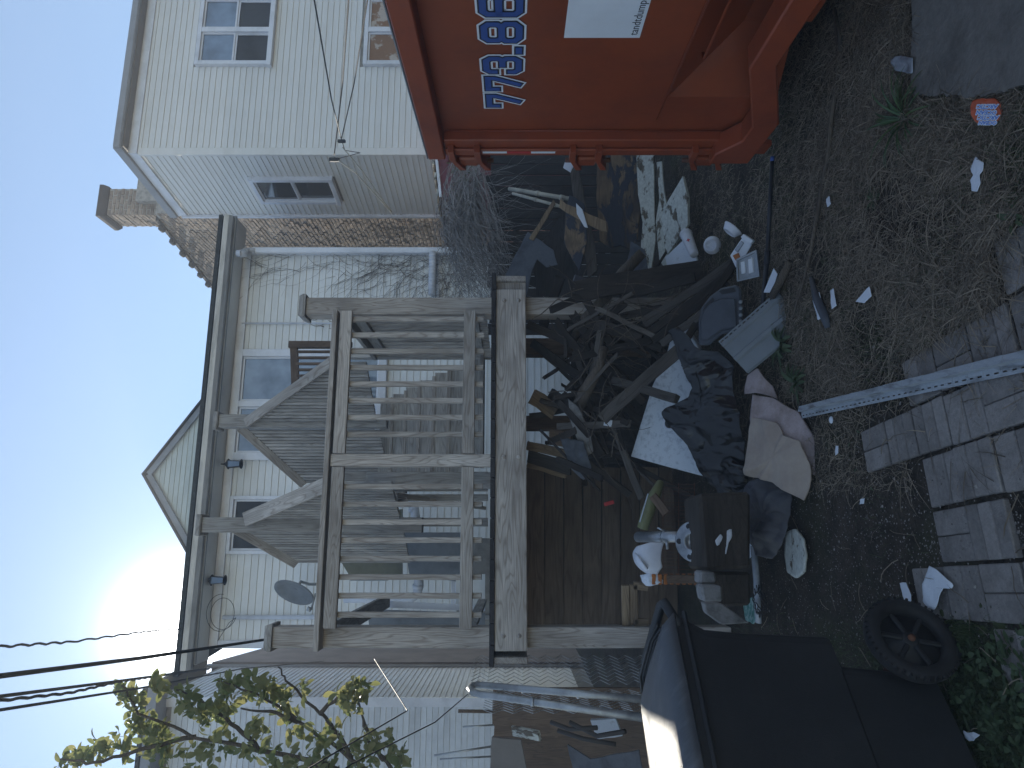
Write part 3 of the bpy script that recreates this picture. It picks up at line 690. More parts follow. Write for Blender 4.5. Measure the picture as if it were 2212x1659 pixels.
# ------------------------------------------------------------------ stairs behind the deck rail
st = thing('wooden_staircase', 'steep grey wooden staircase with closed treads rising behind the deck balusters', 'staircase', V((.2, 7.0, 1.69)))
r0 = V((.215, 7.0, 2.02)); 
for k in range(-1, 6):
    q = r0 + V((-.078 * k, .175 * k, .178 * k)); L = 1.12
    board('tread', q + Z * .0, q - E1 * L, .24, .038, M_deck, st, Z, seed=k % 3)
    board('riser', q + N1 * .09 + Z * .10, q - E1 * L + N1 * .09 + Z * .10, .14, .02, M_deck2, st, -N1, seed=k % 3)
q = P(1000, 1038, 6.2)
board('newel_post', V((q.x, q.y, 1.70)), V((q.x, q.y, 2.86)), .14, .14, M_deck2, st, -N1)
# ------------------------------------------------------------------ upper landing screens: capped posts, sloping rails, close balusters
def screen(label, cat_, postimg, zbot, rails, group=None, zfloor=2.0, bst=.075):
    px, py, D, w_ = postimg; q = P(px, py, D); t = thing('stair_screen', label, cat_, V((q.x, q.y, zbot)))
    board('post', V((q.x, q.y, zbot)), q, w_, w_, M_deck2, t, -N1)
    b = MB(); h = w_ / 2 + .03; pts = [q + E1 * i * h + N1 * j * h for i, j in ((-1, -1), (1, -1), (1, 1), (-1, 1))]; b.prism(pts, Z, .05); b.build('post_cap', M_deck2, t, bevel=.01)
    for (a, c, wd, zlow, fill) in rails:
        A = P(*a); B_ = P(*c); board('sloping_rail', A, B_, wd, .04, M_deck, t, -N1)
        if not fill: continue
        d = B_ - A; hl = math.hypot(d.x, d.y); n = int(hl / bst) + 1
        hx = V((d.x, d.y, 0)).normalized()
        for k in range(1, n):
            f = k / n; top = A + d * f - Z * wd * .3 + V((0, .035, 0))
            board('baluster', V((top.x, top.y, max(zlow, top.z - 2.2))), top, .034, .034, M_deck2, t, hx.cross(Z), rag=.001, seed=k % 5)
screen('stair balustrade with the right-hand capped post in front of the glazed door', 'balustrade', (478, 911, 7.4, .14), 2.9,
       [((532, 913, 7.3), (722, 778, 6.75), .10, 3.0, True), ((520, 925, 7.45), (656, 1047, 8.0), .09, 3.0, True)], bst=.05)
screen('stair balustrade with the left-hand capped post in front of the dark window', 'balustrade', (443, 1134, 6.5, .14), 2.4,
       [((530, 1122, 6.4), (722, 1040, 5.9), .13, 2.6, True), ((505, 1140, 6.55), (640, 1218, 7.0), .09, 2.6, True)], bst=.045)
t = thing('landing_railing', 'short brown railing in front of the glazed door', 'railing', P(740, 800, 9.2))
board('post', P(760, 745, 9.3), P(625, 745, 9.3), .09, .09, M_brownw, t, -N1); board('rail', P(635, 745, 9.3), P(640, 875, 9.0), .10, .05, M_brownw, t, -N1)
for k in range(9): board('baluster', P(640, 760 + k * 13, 9.25 - k * .03), P(750, 760 + k * 13, 9.25 - k * .03), .035, .035, M_brownw, t, -N1)
# lower handrail of the stairs, pale boards meeting at a peak
t = thing('lower_handrail', 'pale handrail boards meeting at a blunt peak behind the balusters', 'handrail', P(1000, 1080, 7.0))
for i, (a, c, w_) in enumerate((((700, 1118, 6.4), (858, 1072, 6.7), .07), ((720, 1125, 6.5), (880, 1080, 6.8), .06), ((855, 1070, 6.7), (925, 1078, 7.1), .05), ((925, 1078, 7.1), (1048, 1098, 7.4), .04))):
    board('handrail_board', P(*a), P(*c), w_, .04, M_deck, t, -N1, seed=i)
for i, (py, w_) in enumerate(((1030, .10), (1052, .09), (1075, .07), (1128, .09))): board('upright', P(735, py, 6.9 + i * .12), P(1054, py, 6.9 + i * .12), w_, .03, M_deck2, t, -N1, seed=i)
# odds and ends on the deck behind the rail
for i, (poly, D, lab, m_, nm, cat_) in enumerate((
        ([(1000, 1150), (1000, 1258), (885, 1240), (870, 1150)], 8.3, 'grey insect screen frame leaning on the wall behind the balusters', M_lead, 'screen_panel', 'screen'),
        ([(985, 1240), (1048, 1240), (1048, 1318), (985, 1318)], 7.9, 'cream cabinet door behind the lower rail at the left', M_sid2, 'cabinet_door', 'door'),
        ([(795, 1296), (1048, 1308), (1048, 1320), (790, 1310)], 7.7, 'long pale fascia board sloping behind the left balusters', M_trim, 'loose_fascia', 'board'),
        ([(795, 1316), (1048, 1324), (1048, 1366), (800, 1366)], 7.6, 'tall grey board behind the left balusters', M_lead, 'dark_board', 'board'),
        ([(700, 1150), (790, 1105), (870, 1100), (870, 1250), (760, 1250)], 8.5, 'olive tarpaulin sheet hung behind the middle balusters', plain('olive_tarp', (.17, .165, .12), .8, 3, .2), 'tarpaulin', 'tarpaulin'))):
    b = MB(); b.prism(IMG(poly, P(900, 1200, D), N1), -N1, .03); setp(b.build(nm, m_), lab, cat_)
b = MB(); b.box(P(800, 1228, 9.0), .30, .16, .5, (E1, N1, Z)); b.box(P(800, 1228, 8.9), .2, .05, .3, (E1, N1, Z)); setp(b.build('fuse_box', M_lead, bevel=.01), 'grey fuse box on the siding behind the balusters', 'fuse box')

# ------------------------------------------------------------------ dumpster
DA = V((1.355, 4.0, 0)); DD = V((.109, -.994, 0)).normalized(); DN = V((-.994, -.109, 0)).normalized()   # along the side, outward
def DP(s, o, z): q = DA + DD * s + DN * o; return V((q.x, q.y, z))
du = thing('orange_dumpster', 'orange steel roll-off dumpster with a white-outlined blue phone number', 'dumpster', DP(2, -1.2, 0))
LZ = 4.4; FOLD = .76; TZ = 2.03
b = MB()
b.quad(DP(.15, -.06, FOLD), DP(LZ, -.06, FOLD), DP(LZ, -.06, TZ), DP(.15, -.06, TZ))
b.quad(DP(.52, -.06, FOLD), DP(LZ, -.06, FOLD), DP(LZ, -.30, .45), DP(.78, -.30, .45))
b.quad(DP(.78, -.30, .45), DP(LZ, -.30, .45), DP(LZ, -.30, .12), DP(.78, -.30, .12))
b.quad(DP(.15, -.06, FOLD), DP(.52, -.06, FOLD), DP(.52, -.06, .2), DP(.15, -.06, .2))
b.add([DP(.52, -.06, FOLD), DP(.52, -.06, .2), DP(.80, -.31, .2), DP(.78, -.30, .45)], [(0, 1, 2, 3)])
o = b.build('side_wall', M_orange, du); sm = o.modifiers.new('s', 'SOLIDIFY'); sm.thickness = .01; sm.offset = -1
b = MB(); b.quad(DP(0.02, -.06, .1), DP(0.02, -2.3, .1), DP(0.02, -2.3, TZ), DP(0.02, -.06, TZ)); o = b.build('rear_door', M_orange, du); sm = o.modifiers.new('s', 'SOLIDIFY'); sm.thickness = .05
b = MB(); b.quad(DP(.1, -2.3, .1), DP(LZ, -2.3, .1), DP(LZ, -2.3, TZ), DP(.1, -2.3, TZ)); b.quad(DP(.1, -.3, .2), DP(LZ, -.3, .2), DP(LZ, -2.3, .2), DP(.1, -2.3, .2)); b.quad(DP(LZ, -.06, .2), DP(LZ, -2.3, .2), DP(LZ, -2.3, TZ), DP(LZ, -.06, TZ))
b.build('far_shell', M_orange, du)
def dbar(name, s0, s1, o0, o1, z0, z1, mat=M_orange2, bev=.006):
    b = MB(); c = DP((s0 + s1) / 2, (o0 + o1) / 2, (z0 + z1) / 2); b.box(c, s1 - s0, o1 - o0, z1 - z0, (DD, DN, Z)); return b.build(name, mat, du, bevel=bev)
dbar('top_rail', -.02, LZ, -.10, .035, 1.94, 2.04)
dbar('top_lip', -.02, LZ, -.10, .030, 2.042, 2.05, M_lead, .002)
dbar('end_post', -.0, .155, -.058, .0, .20, 1.938); dbar('end_post_edge', .0, .07, .001, .018, .22, 1.936)
b = MB(); prof = [(0, .17), (.47, .17), (1.0, .385), (LZ, .385), (LZ, .50), (.97, .50), (.44, .30), (.28, .30), (.12, .40), (0, .40)]
b.prism([DP(s, -.05, z) for s, z in prof], DN, .12); b.build('bottom_rail', M_orange2, du, bevel=.008)
b = MB(); b.prism([DP(s, -.6, z) for s, z in [(0.2, .03), (LZ, .03), (LZ, .2), (.2, .2)]], DN, .08); b.build('skid', M_orange, du)
b = MB(); b.prism([DP(-.06, -.05, z) + DD * s for s, z in [(0, .05), (.12, .05), (.16, .17), (0, .17)]], DN, .03); b.build('tow_plate', M_orange2, du)
b = MB(); b.tube([DP(.83, -.10, .66), DP(.86, -.05, .665), DP(LZ, -.05, .72)], .007, 6); b.build('latch_rod', M_orange2, du, smooth=True)
b = MB(); b.tube([DP(.30, -.058, FOLD), DP(.30, -.045, FOLD + .004), DP(LZ, -.056, FOLD + .004)], .004, 6); b.tube([DP(.16, -.055, .4), DP(.16, -.055, 1.93)], .004, 6); b.build('weld_seam', M_orange2, du, smooth=True)
for zc in (1.90, 1.20, .50):       # hinge knuckles at the rear edge
    g = MB()
    for dz in (.0, -.150):
        z = zc + dz
        g.prism([DP(s, -.045, z) for s, z in ((.10, z + .017), (.0, z + .017), (-.145, z - .035), (-.145, z - .072), (-.03, z - .022), (.10, z - .017))], DN, .09)
    ho = g.build('hinge', M_orange2, du, bevel=.002)
    g = MB(); g.box(DP(-.075, -.0, zc - .095), .10, .055, .115, (DD, DN, Z)); g.build('knuckle', M_orange, ho, bevel=.01)
    g = MB(); g.tube([DP(-.10, .0, zc + .03), DP(-.10, .0, zc - .24)], .015, 8); g.build('pin', M_rust, ho, smooth=True)
# reflective tape on the end post
for z0, z1, m_ in ((1.66, 1.80, M_stw), (1.521, 1.659, M_red), (1.38, 1.52, M_stw)):
    b = MB(); b.box(DP(.045, .0195, (z0 + z1) / 2 - .08), .022, .0015, z1 - z0, (DD, DN, Z)); b.build('reflective_tape', m_, du)
# phone number: three stacked layers of mitred strokes
GL = {'7': [[(.14, .66), (.14, .88), (.86, .88), (.86, .72), (.46, .10)]],
      '3': [[(.12, .70), (.12, .80), (.24, .90), (.76, .90), (.88, .79), (.88, .60), (.78, .50), (.50, .50)], [(.78, .50), (.88, .40), (.88, .21), (.76, .10), (.24, .10), (.12, .20), (.12, .30)]],
      '8': [[(.24, .50), (.14, .60), (.14, .80), (.26, .90), (.74, .90), (.86, .80), (.86, .60), (.76, .50), (.24, .50)], [(.24, .50), (.12, .40), (.12, .20), (.26, .10), (.74, .10), (.88, .20), (.88, .40), (.76, .50)]],
      '6': [[(.86, .72), (.86, .80), (.74, .90), (.26, .90), (.14, .80), (.14, .20), (.26, .10), (.74, .10), (.86, .20), (.86, .44), (.74, .55), (.18, .55)]],
      '.': [[(.5, .10), (.5, .101)]]}
def strip(pts, hw, cap):
    n = len(pts); L = []; Rr = []
    P2 = [V((a, c, 0)) for a, c in pts]; closed = (P2[0] - P2[-1]).length < 1e-4
    for i, p in enumerate(P2):
        a = (P2[i] - P2[i - 1]).normalized() if i > 0 else ((P2[0] - P2[-2]).normalized() if closed else None)
        c = (P2[i + 1] - P2[i]).normalized() if i < n - 1 else ((P2[1] - P2[0]).normalized() if closed else None)
        if a is None: a = c
        if c is None: c = a
        m = (a + c).normalized(); nn = V((-m.y, m.x, 0)); k = hw / max(.5, m.dot(a))
        pp = p
        if not closed and i == 0: pp = p - c * cap
        if not closed and i == n - 1: pp = p + a * cap
        L.append(pp + nn * k); Rr.append(pp - nn * k)
    return L, Rr
def glyph(chr_, org, ux, uy, wd, ht, nrm, parent):
    for li, (hw, m_) in enumerate(((.050, M_stw), (.035, M_stk), (.023, M_stb))):
        b = MB()
        for si, pl in enumerate(GL[chr_]):
            if chr_ == '.': pl = [(.5 - .02 / wd * .5, .10), (.5 + .02 / wd * .5, .10)]
            pts = [(a * wd, c * ht) for a, c in pl]; L, Rr = strip(pts, hw * .62, hw * .62)
            off = .002 + li * .0012 + si * .0003
            vs = [org + ux * p.x + uy * p.y + nrm * off for p in L] + [org + ux * p.x + uy * p.y + nrm * off for p in Rr]; n = len(L)
            b.add(vs, [(i, i + 1, n + i + 1, n + i) for i in range(n - 1)])
        b.build('phone_digit', m_, parent)
zb, zt = 1.500, 1.690
s_ = .415
for ch_, wd, adv in (('7', .135, .162), ('7', .135, .155), ('3', .142, .162), ('.', .05, .080), ('8', .155, .178), ('6', .155, .178)):
    glyph(ch_, DP(s_, -.058, zb), DD, Z, wd, zt - zb, DN, du); s_ += adv
# sticker: plain white panel with the web address (the code is left out)
b = MB(); b.prism([DP(s, -.056, z) for s, z in ((1.015, .990), (1.46, .990), (1.46, 1.322), (1.015, 1.322))], DN, .002); so_ = b.build('sticker', M_stw, du)
def textmesh(body, size, M, mat, name, parent, extr=.0004, bold=0):
    cu = bpy.data.curves.new(name, 'FONT'); cu.body = body; cu.size = size; cu.extrude = extr; cu.offset = bold; cu.resolution_u = 2
    o = bpy.data.objects.new('tmp_text', cu); C.objects.link(o); bpy.context.view_layer.update()
    me = bpy.data.meshes.new_from_object(o.evaluated_get(bpy.context.evaluated_depsgraph_get())); C.objects.unlink(o); bpy.data.objects.remove(o)
    me.transform(M); me.materials.append(mat); r = bpy.data.objects.new(name, me); C.objects.link(r)
    if parent is not None: me.transform(Matrix.Translation(-wloc(parent))); r.parent = parent
    return r
MT_ = Matrix.Translation(DP(1.035, -.0535, 1.005)) @ Matrix((DD, Z, DN)).transposed().to_4x4()
textmesh('tandtdumpsters.com', .052, MT_, M_stk, 'web_address', du)

# ------------------------------------------------------------------ wheelie bin (front left)
bd = V((.66, .75, 0)).normalized(); bw = V((-.75, .66, 0)).normalized(); bo = V((-.87, 2.50, 0)); LN, WD, RH = .86, .60, .97
wb = thing('wheelie_bin', 'black plastic wheelie bin with a scuffed grey lid and one big wheel', 'trash can', bo - bd * .4 + bw * .3)
def BP(a, c, z): q = bo - bd * a + bw * c; return V((q.x, q.y, z))   # a: from handle end to front, c: from near side to far side
def ringb(back, ins_a, ins_c, z, r=.05):
    pts = []
    x0, x1, y0, y1 = back, LN - ins_a, ins_c, WD - ins_c
    for cx, cy, st_ in ((x1 - r, y1 - r, 0), (x0 + r, y1 - r, 90), (x0 + r, y0 + r, 180), (x1 - r, y0 + r, 270)):
        for k in range(5): a = R(st_ + k * 22.5); pts.append(BP(cx + r * math.cos(a), cy + r * math.sin(a), z))
    return pts
b = MB(); rows_ = [ringb(.16, .14, .085, .045, .05), ringb(.13, .13, .075, .20, .05), ringb(.12, .115, .060, .375, .05), ringb(.012, .11, .052, .385, .05), ringb(.006, .07, .035, .70, .05), ringb(.0, .035, .020, .84, .05), ringb(-.03, .02, .012, .90, .05), ringb(-.035, .0, .0, .905, .05), ringb(-.035, -.005, -.005, RH - .015, .05), ringb(-.03, .0, .0, RH - .012, .05)]
vs = [p for r_ in rows_ for p in r_]; n = 20
fs = [(i * n + k, i * n + (k + 1) % n, (i + 1) * n + (k + 1) % n, (i + 1) * n + k) for i in range(len(rows_) - 1) for k in range(n)] + [tuple(range(n))]
b.add(vs, fs); b.build('body', M_can, wb, smooth=False)
b = MB(); b.prism([BP(-.045, -.012, .905), BP(LN + .012, -.012, .905), BP(LN + .012, WD + .012, .905), BP(-.045, WD + .012, .905)], Z, .018); b.build('rim', M_can, wb, bevel=.008)
if False: b = MB(); b.prism([BP(a, .052, z) for a, z in ((.30, .12), (.34, .50), (.48, .62), (.70, .64), (.70, .60), (.52, .585), (.39, .48), (.35, .12))], -bw, .007); b.build('side_rib', M_can, wb, bevel=.003)
# lid: shallow ribbed dome
b = MB(); nu, nv = 28, 20; vs = []
for i in range(nu + 1):
    for j in range(nv + 1):
        u = i / nu; v_ = j / nv; e = min(u, 1 - u, v_ * .7, (1 - v_) * .7)
        h = RH + .004 + .055 * (1 - math.exp(-e * 16)) * (1 + .25 * math.sin(math.pi * v_))
        if .20 < v_ < .62 and .25 < u < .85: h -= .006
        if .20 < v_ < .62 and .27 < u < .83 and int((v_ - .2) * 50) % 3 == 0: h += .005
        if e < .001: h = RH - .012
        vs.append(BP(-.025 + u * (LN + .05), -.02 + v_ * (WD + .04), h))
fs = [(i * (nv + 1) + j, (i + 1) * (nv + 1) + j, (i + 1) * (nv + 1) + j + 1, i * (nv + 1) + j + 1) for i in range(nu) for j in range(nv)]
b.add(vs, fs); lid = b.build('lid', M_lid, wb, smooth=True); sm = lid.modifiers.new('s', 'SOLIDIFY'); sm.thickness = .012; sm.offset = -1
for k in range(3): b = MB(); b.tube([BP(-.02 + .012 * k, .06, RH + .035 - .012 * k), BP(-.035 - .0 * k, .2, RH + .045 - .012 * k), BP(-.035, WD - .1, RH + .045 - .012 * k), BP(.0, WD - .02, RH + .03 - .012 * k)], .006, 6); b.build('lid_rib', M_can, lid, smooth=True)
b = MB(); b.tube([BP(.02, -.0, RH - .03), BP(-.09, .02, RH + .005), BP(-.10, .06, RH + .01), BP(-.10, WD - .10, RH + .012), BP(-.08, WD - .05, RH), BP(.02, WD - .04, RH - .03)], .019, 10); b.build('handle', M_can, wb, smooth=True)
textmesh('CAUTION\nDO NOT PUSH\nWHEN FULL', .045, Matrix.Translation(BP(.62, .40, RH + .066)) @ Matrix((bd, -(-bw), Z)).transposed().to_4x4(), M_can, 'lid_lettering', wb, .001) if False else None
# wheels and axle
for c, lab in ((-.045, None), (WD + .0, None)):
    wc = BP(-.005 + .10, c, .152); Mw = Matrix.Translation(wc) @ frame(bd, -bw).to_4x4()
    b = MB(); b.lathe([(.108, -.026), (.132, -.030), (.147, -.022), (.152, -.008), (.152, .008), (.147, .022), (.132, .030), (.108, .026), (.100, .012), (.100, -.012), (.108, -.026)], Mw, 48)
    wh = b.build('wheel', M_tyre, wb, smooth=True)
    b = MB()
    for k in range(44):
        a = 2 * math.pi * k / 44; u = Mw.to_3x3() @ V((math.cos(a), math.sin(a), 0)); t_ = Mw.to_3x3() @ V((-math.sin(a), math.cos(a), 0)); b.box(wc + u * .148 - bw * .017, .012, .008, .016, (u, t_, bw))
    b.build('tread_lugs', M_tyre, wh)
    b = MB(); b.lathe([(.0, .010), (.020, .012), (.030, .006), (.034, -.004), (.100, -.008), (.101, -.014)], Mw, 32); rim = b.build('rim', M_can, wh, smooth=True)
    b = MB()
    for k in range(6):
        a = 2 * math.pi * k / 6 + .3; u = Mw.to_3x3() @ V((math.cos(a), math.sin(a), 0)); t_ = u.cross(bw); b.box(wc + u * .062 - bw * .004, .075, .012, .018, (u, bw, t_))
    b.build('spokes', M_can, wh, bevel=.004)
    b = MB(); b.lathe([(.0, .026), (.010, .024), (.013, .014)], Mw, 16); b.build('hub_cap', M_rust, wh, smooth=True)
b = MB(); b.tube([BP(.095, -.04, .152), BP(.095, WD, .152)], .010, 8); b.build('axle', M_rust, wb, smooth=True)
# ------------------------------------------------------------------ paving, slab, moss
gv = V((.058, -.192, 0)); hv = V((-.186, -.064, 0)); PO = G(1988, 986); PO.z = 0
pp = struct('paving', 'worn reddish paving blocks half sunk in the soil'); pp.location = (0, 0, 0)
def paver(q, u, v_, du_, dv_, dz):
    b = MB(); rr = random
    c = [q + u * .0, q + u * du_, q + u * du_ + v_ * dv_, q + v_ * dv_]
    m_ = (c[0] + c[2]) / 2; c = [m_ + (x - m_) * .985 + V((rr.uniform(-1, 1), rr.uniform(-1, 1), 0)) * .0012 for x in c]
    nrm = V((rr.uniform(-1, 1) * .012, rr.uniform(-1, 1) * .012, 1))
    z0 = -.045 + dz; base = [V((x.x, x.y, z0)) for x in c]; b.prism(base, nrm, .05)
    b.build('paver', M_paver, pp, bevel=.004)
rows = {-3: (3, 5), -2: (0, 5), -1: (-2, 5), 0: (-.4, 5), 1: (0, 2), 2: (-1.3, 5), 3: (.6, 4), 4: (2.4, 4)}
for j, (i0, i1) in rows.items():
    i = math.ceil(i0)
    while i < i1:
        if j == 1 and i >= 2: i += 1; continue
        q = PO + gv * (i + .03) + hv * (j + .06) + V((random.uniform(-.004, .004), random.uniform(-.004, .004), 0)); dz = random.uniform(-.006, .006)
        k = (i * 3 + j * 5) % 4; W = .975; Hh = .93
        if k == 0: [paver(q + gv * (W * a / 3), gv, hv, W / 3 - .008, Hh, dz) for a in range(3)]
        elif k == 1: [paver(q + hv * (Hh * a / 2), gv, hv, W - .02, Hh / 2 - .006, dz) for a in range(2)]
        elif k == 2: [paver(q + gv * (W * a / 2), gv, hv, W / 2 - .006, Hh, dz) for a in range(2)]
        else: [paver(q + gv * (W * a / 3), gv, hv, W / 3 - .008, Hh, dz) for a in range(3)]
        i += 1
# rotten patches of moss and soil over the paving edge
b = MB(); pts = [G(*p) for p in ((1982, 206), (1976, 150), (1980, 60), (1974, -80), (2320, -80), (2320, 160), (2240, 178), (2180, 196), (2140, 204), (2090, 210), (2040, 204))]
fine = []
for i, p in enumerate(pts):
    q = pts[(i + 1) % len(pts)]
    for k in range(6): r_ = p.lerp(q, k / 6); fine.append(V((r_.x + random.uniform(-.006, .006), r_.y + random.uniform(-.006, .006), -.03)))
b.prism(fine, Z, .048); o = b.build('concrete_slab', M_concrete); setp(o, 'rough old concrete slab at the lower right', None, None, 'structure')

# ------------------------------------------------------------------ ground cover: straw, grass, moss, pebbles (nobody could count them)
def px_of(x, y, z=0): return CX + F * (EYE - z) / y, CY - F * x / y
slab_c = [G(*p) for p in ((1982, 206), (1974, -80), (2320, -80), (2320, 160), (2140, 204))]
def inpoly(x, y, poly):
    c = False; n = len(poly)
    for i in range(n):
        a, b_ = poly[i], poly[i - 1]
        if (a.y > y) != (b_.y > y) and x < (b_.x - a.x) * (y - a.y) / (b_.y - a.y + 1e-12) + a.x: c = not c
    return c
def onpave(x, y):
    d = V((x, y, 0)) - PO; det = gv.x * hv.y - gv.y * hv.x
    i = (d.x * hv.y - d.y * hv.x) / det; j = math.floor((gv.x * d.y - gv.y * d.x) / det)
    return j in rows and rows[j][0] <= i < rows[j][1]
class Blades:
    def __init__(s): s.v = []; s.f = []
    def blade(s, x, y, z, ang, L, w_, rise, curl, r=random):
        c, s_ = math.cos(ang), math.sin(ang); n = 3; k0 = len(s.v)
        for i in range(n + 1):
            t = i / n; a2 = ang + curl * t; d = L * t; zz = z + rise * (t if rise > .03 else math.sin(t * math.pi) ) ; ww = w_ * (1 - t * .85) * .5
            px, py = x + c * d + math.cos(a2) * d * .3, y + s_ * d + math.sin(a2) * d * .3
            s.v.append((px - s_ * ww, py + c * ww, zz)); s.v.append((px + s_ * ww, py - c * ww, zz + ww * .5))
        for i in range(n): s.f.append((k0 + 2 * i, k0 + 2 * i + 1, k0 + 2 * i + 3, k0 + 2 * i + 2))
    def out(s, name, mat, lab):
        me = bpy.data.meshes.new(name); me.from_pydata(s.v, [], s.f); me.materials.append(mat); o = bpy.data.objects.new(name, me); C.objects.link(o)
        setp(o, lab, None, None, 'stuff'); return o
rg = random.Random(21)
straw = Blades(); grass = Blades(); clover = MB()
def sample(pxa, pxb, pya, pyb):
    px = rg.uniform(pxa, pxb); py = rg.uniform(pya, pyb); q = G(px, py); return px, py, q.x, q.y
n = 0
while n < 60000:
    px, py, x, y = sample(1400, 2290, -120, 1060)
    if onpave(x, y) or inpoly(x, y, slab_c): 
        if rg.random() > .045: continue
    dens = 1.0 if py < 860 else .35
    if px < 1640: dens *= .8
    nz = noise.noise(V((x * 2.3, y * 2.3, 5))); dens *= max(.12, .75 + 1.2 * nz)
    if rg.random() > dens: continue
    big_ = rg.random() < .10
    if big_: straw.blade(x, y, gh(x, y) + .018, rg.uniform(0, 6.28), rg.uniform(.07, .17), rg.uniform(.003, .0052), rg.uniform(0, .014), rg.uniform(-1.2, 1.2)); n += 1; continue
    straw.blade(x, y, gh(x, y) + rg.uniform(.001, .018), rg.gauss(1.9, .9) if rg.random() < .5 else rg.uniform(0, 6.28), rg.uniform(.025, .10), rg.uniform(.0014, .0036), rg.uniform(0, .016), rg.uniform(-1.4, 1.4)); n += 1
n = 0
while n < 20000:
    px, py, x, y = sample(1400, 2290, -120, 1700)
    if onpave(x, y) and rg.random() > .03: continue
    if inpoly(x, y, slab_c): continue
    nz = noise.noise(V((x * 1.9, y * 1.9, 15)))
    left = py > 1330 + (px - 1900) * -.3 and px > 1880
    d = (.9 if left else .10) + nz * (.3 if left else .55)
    if 860 < py < 1340: d *= .12
    if rg.random() > d: continue
    grass.blade(x, y, gh(x, y), rg.uniform(0, 6.28), rg.uniform(.012, .05), rg.uniform(.0015, .0035), rg.uniform(.008, .035), rg.uniform(-1, 1)); n += 1
straw.out('dry_grass', M_straw, 'matted dry straw-coloured grass over the soil'); grass.out('green_grass', M_grass, 'short green grass and moss among the straw')
# pebbles and crumbs
b = MB(); n = 0
oct_ = [(1, 0, 0), (-1, 0, 0), (0, 1, 0), (0, -1, 0), (0, 0, 1), (0, 0, -1)]; of = [(0, 2, 4), (2, 1, 4), (1, 3, 4), (3, 0, 4), (2, 0, 5), (1, 2, 5), (3, 1, 5), (0, 3, 5)]
while n < 5200:
    px, py, x, y = sample(1640, 2280, 700, 1700)
    d = 1.0 if 900 < py < 1400 else .25
    if onpave(x, y): d *= .22
    if rg.random() > d: continue
    r_ = rg.uniform(.0012, .0042) * (2.0 if rg.random() < .04 else 1); z = gh(x, y) + r_ * .3 + (.014 if onpave(x, y) else 0); a = rg.uniform(0, 3); ca, sa = math.cos(a), math.sin(a); el = rg.uniform(.6, 1.8)
    b.add([V((x + (vx * el * ca - vy * sa) * r_, y + (vx * el * sa + vy * ca) * r_, z + vz * r_ * .6)) for vx, vy, vz in oct_], of); n += 1
o = b.build('pebbles', M_pebble); setp(o, 'small pebbles and crumbs scattered over the soil', None, None, 'stuff')
# clover and broad leaves at the lower left
def leafshape(bmb, base, dirv, up, L, W, fold=.25, n=5):
    side = dirv.cross(up).normalized(); vs = []; 
    for i in range(n + 1):
        t = i / n; w_ = W * math.sin(math.pi * min(1, t * .92 + .04)) ** .8 * .5; c = base + dirv * (L * t) + up * (L * .12 * math.sin(t * 2.6))
        vs += [c + side * w_ + up * w_ * fold, c, c - side * w_ + up * w_ * fold]
    fs = []
    for i in range(n): k = i * 3; fs += [(k, k + 1, k + 4, k + 3), (k + 1, k + 2, k + 5, k + 4)]
    bmb.add(vs, fs)
b = MB(); n = 0
while n < 520:
    px, py, x, y = sample(1900, 2290, 1290, 1720)
    if py < 1360 + (2212 - px) * .25: continue
    for k in range(rg.choice((1, 3, 3))):
        a = rg.uniform(0, 6.28); d = V((math.cos(a), math.sin(a), .25)).normalized(); leafshape(b, V((x, y, gh(x, y) + rg.uniform(.01, .03))), d, Z, rg.uniform(.014, .034), rg.uniform(.012, .022), n=4)
    n += 1
o = b.build('clover', M_weed, smooth=True); setp(o, 'small broad-leaved weeds and clover in the lower left corner', None, None, 'stuff')
b = MB(); n = 0
while n < 160:
    px, py, x, y = sample(1950, 2280, 1250, 1720)
    if py < 1260 + (2212 - px) * .3: continue
    r_ = rg.uniform(.015, .05); k0 = 9; c = V((x, y, gh(x, y) - .004)); vs = [c + Z * (.012 + r_ * .15)] + [c + V((math.cos(a) * r_ * rg.uniform(.7, 1.1), math.sin(a) * r_ * rg.uniform(.7, 1.1), 0)) for a in [i * 2 * math.pi / k0 for i in range(k0)]]
    b.add(vs, [(0, i + 1, (i + 1) % k0 + 1) for i in range(k0)]); n += 1
o = b.build('moss', M_moss, smooth=True); setp(o, 'low cushions of green moss beside the paving', None, None, 'stuff')
# loose stems lying about
b = MB()
for k in range(240):
    px, py, x, y = sample(1650, 2260, -60, 1600)
    if onpave(x, y) and k % 4: continue
    a = rg.uniform(0, 6.28); L = rg.uniform(.06, .2); pts = []; z = gh(x, y) + rg.uniform(.006, .02) + (.012 if onpave(x, y) else 0)
    for i in range(6): pts.append(V((x, y, z + math.sin(i / 5 * 3.1) * L * .06))); x += math.cos(a) * L / 5; y += math.sin(a) * L / 5; a += rg.uniform(-.35, .35)
    b.tube(pts, rg.uniform(.0009, .0019), 4)
o = b.build('loose_stems', M_straw); setp(o, 'long dry stems lying loose on the ground', None, None, 'stuff')

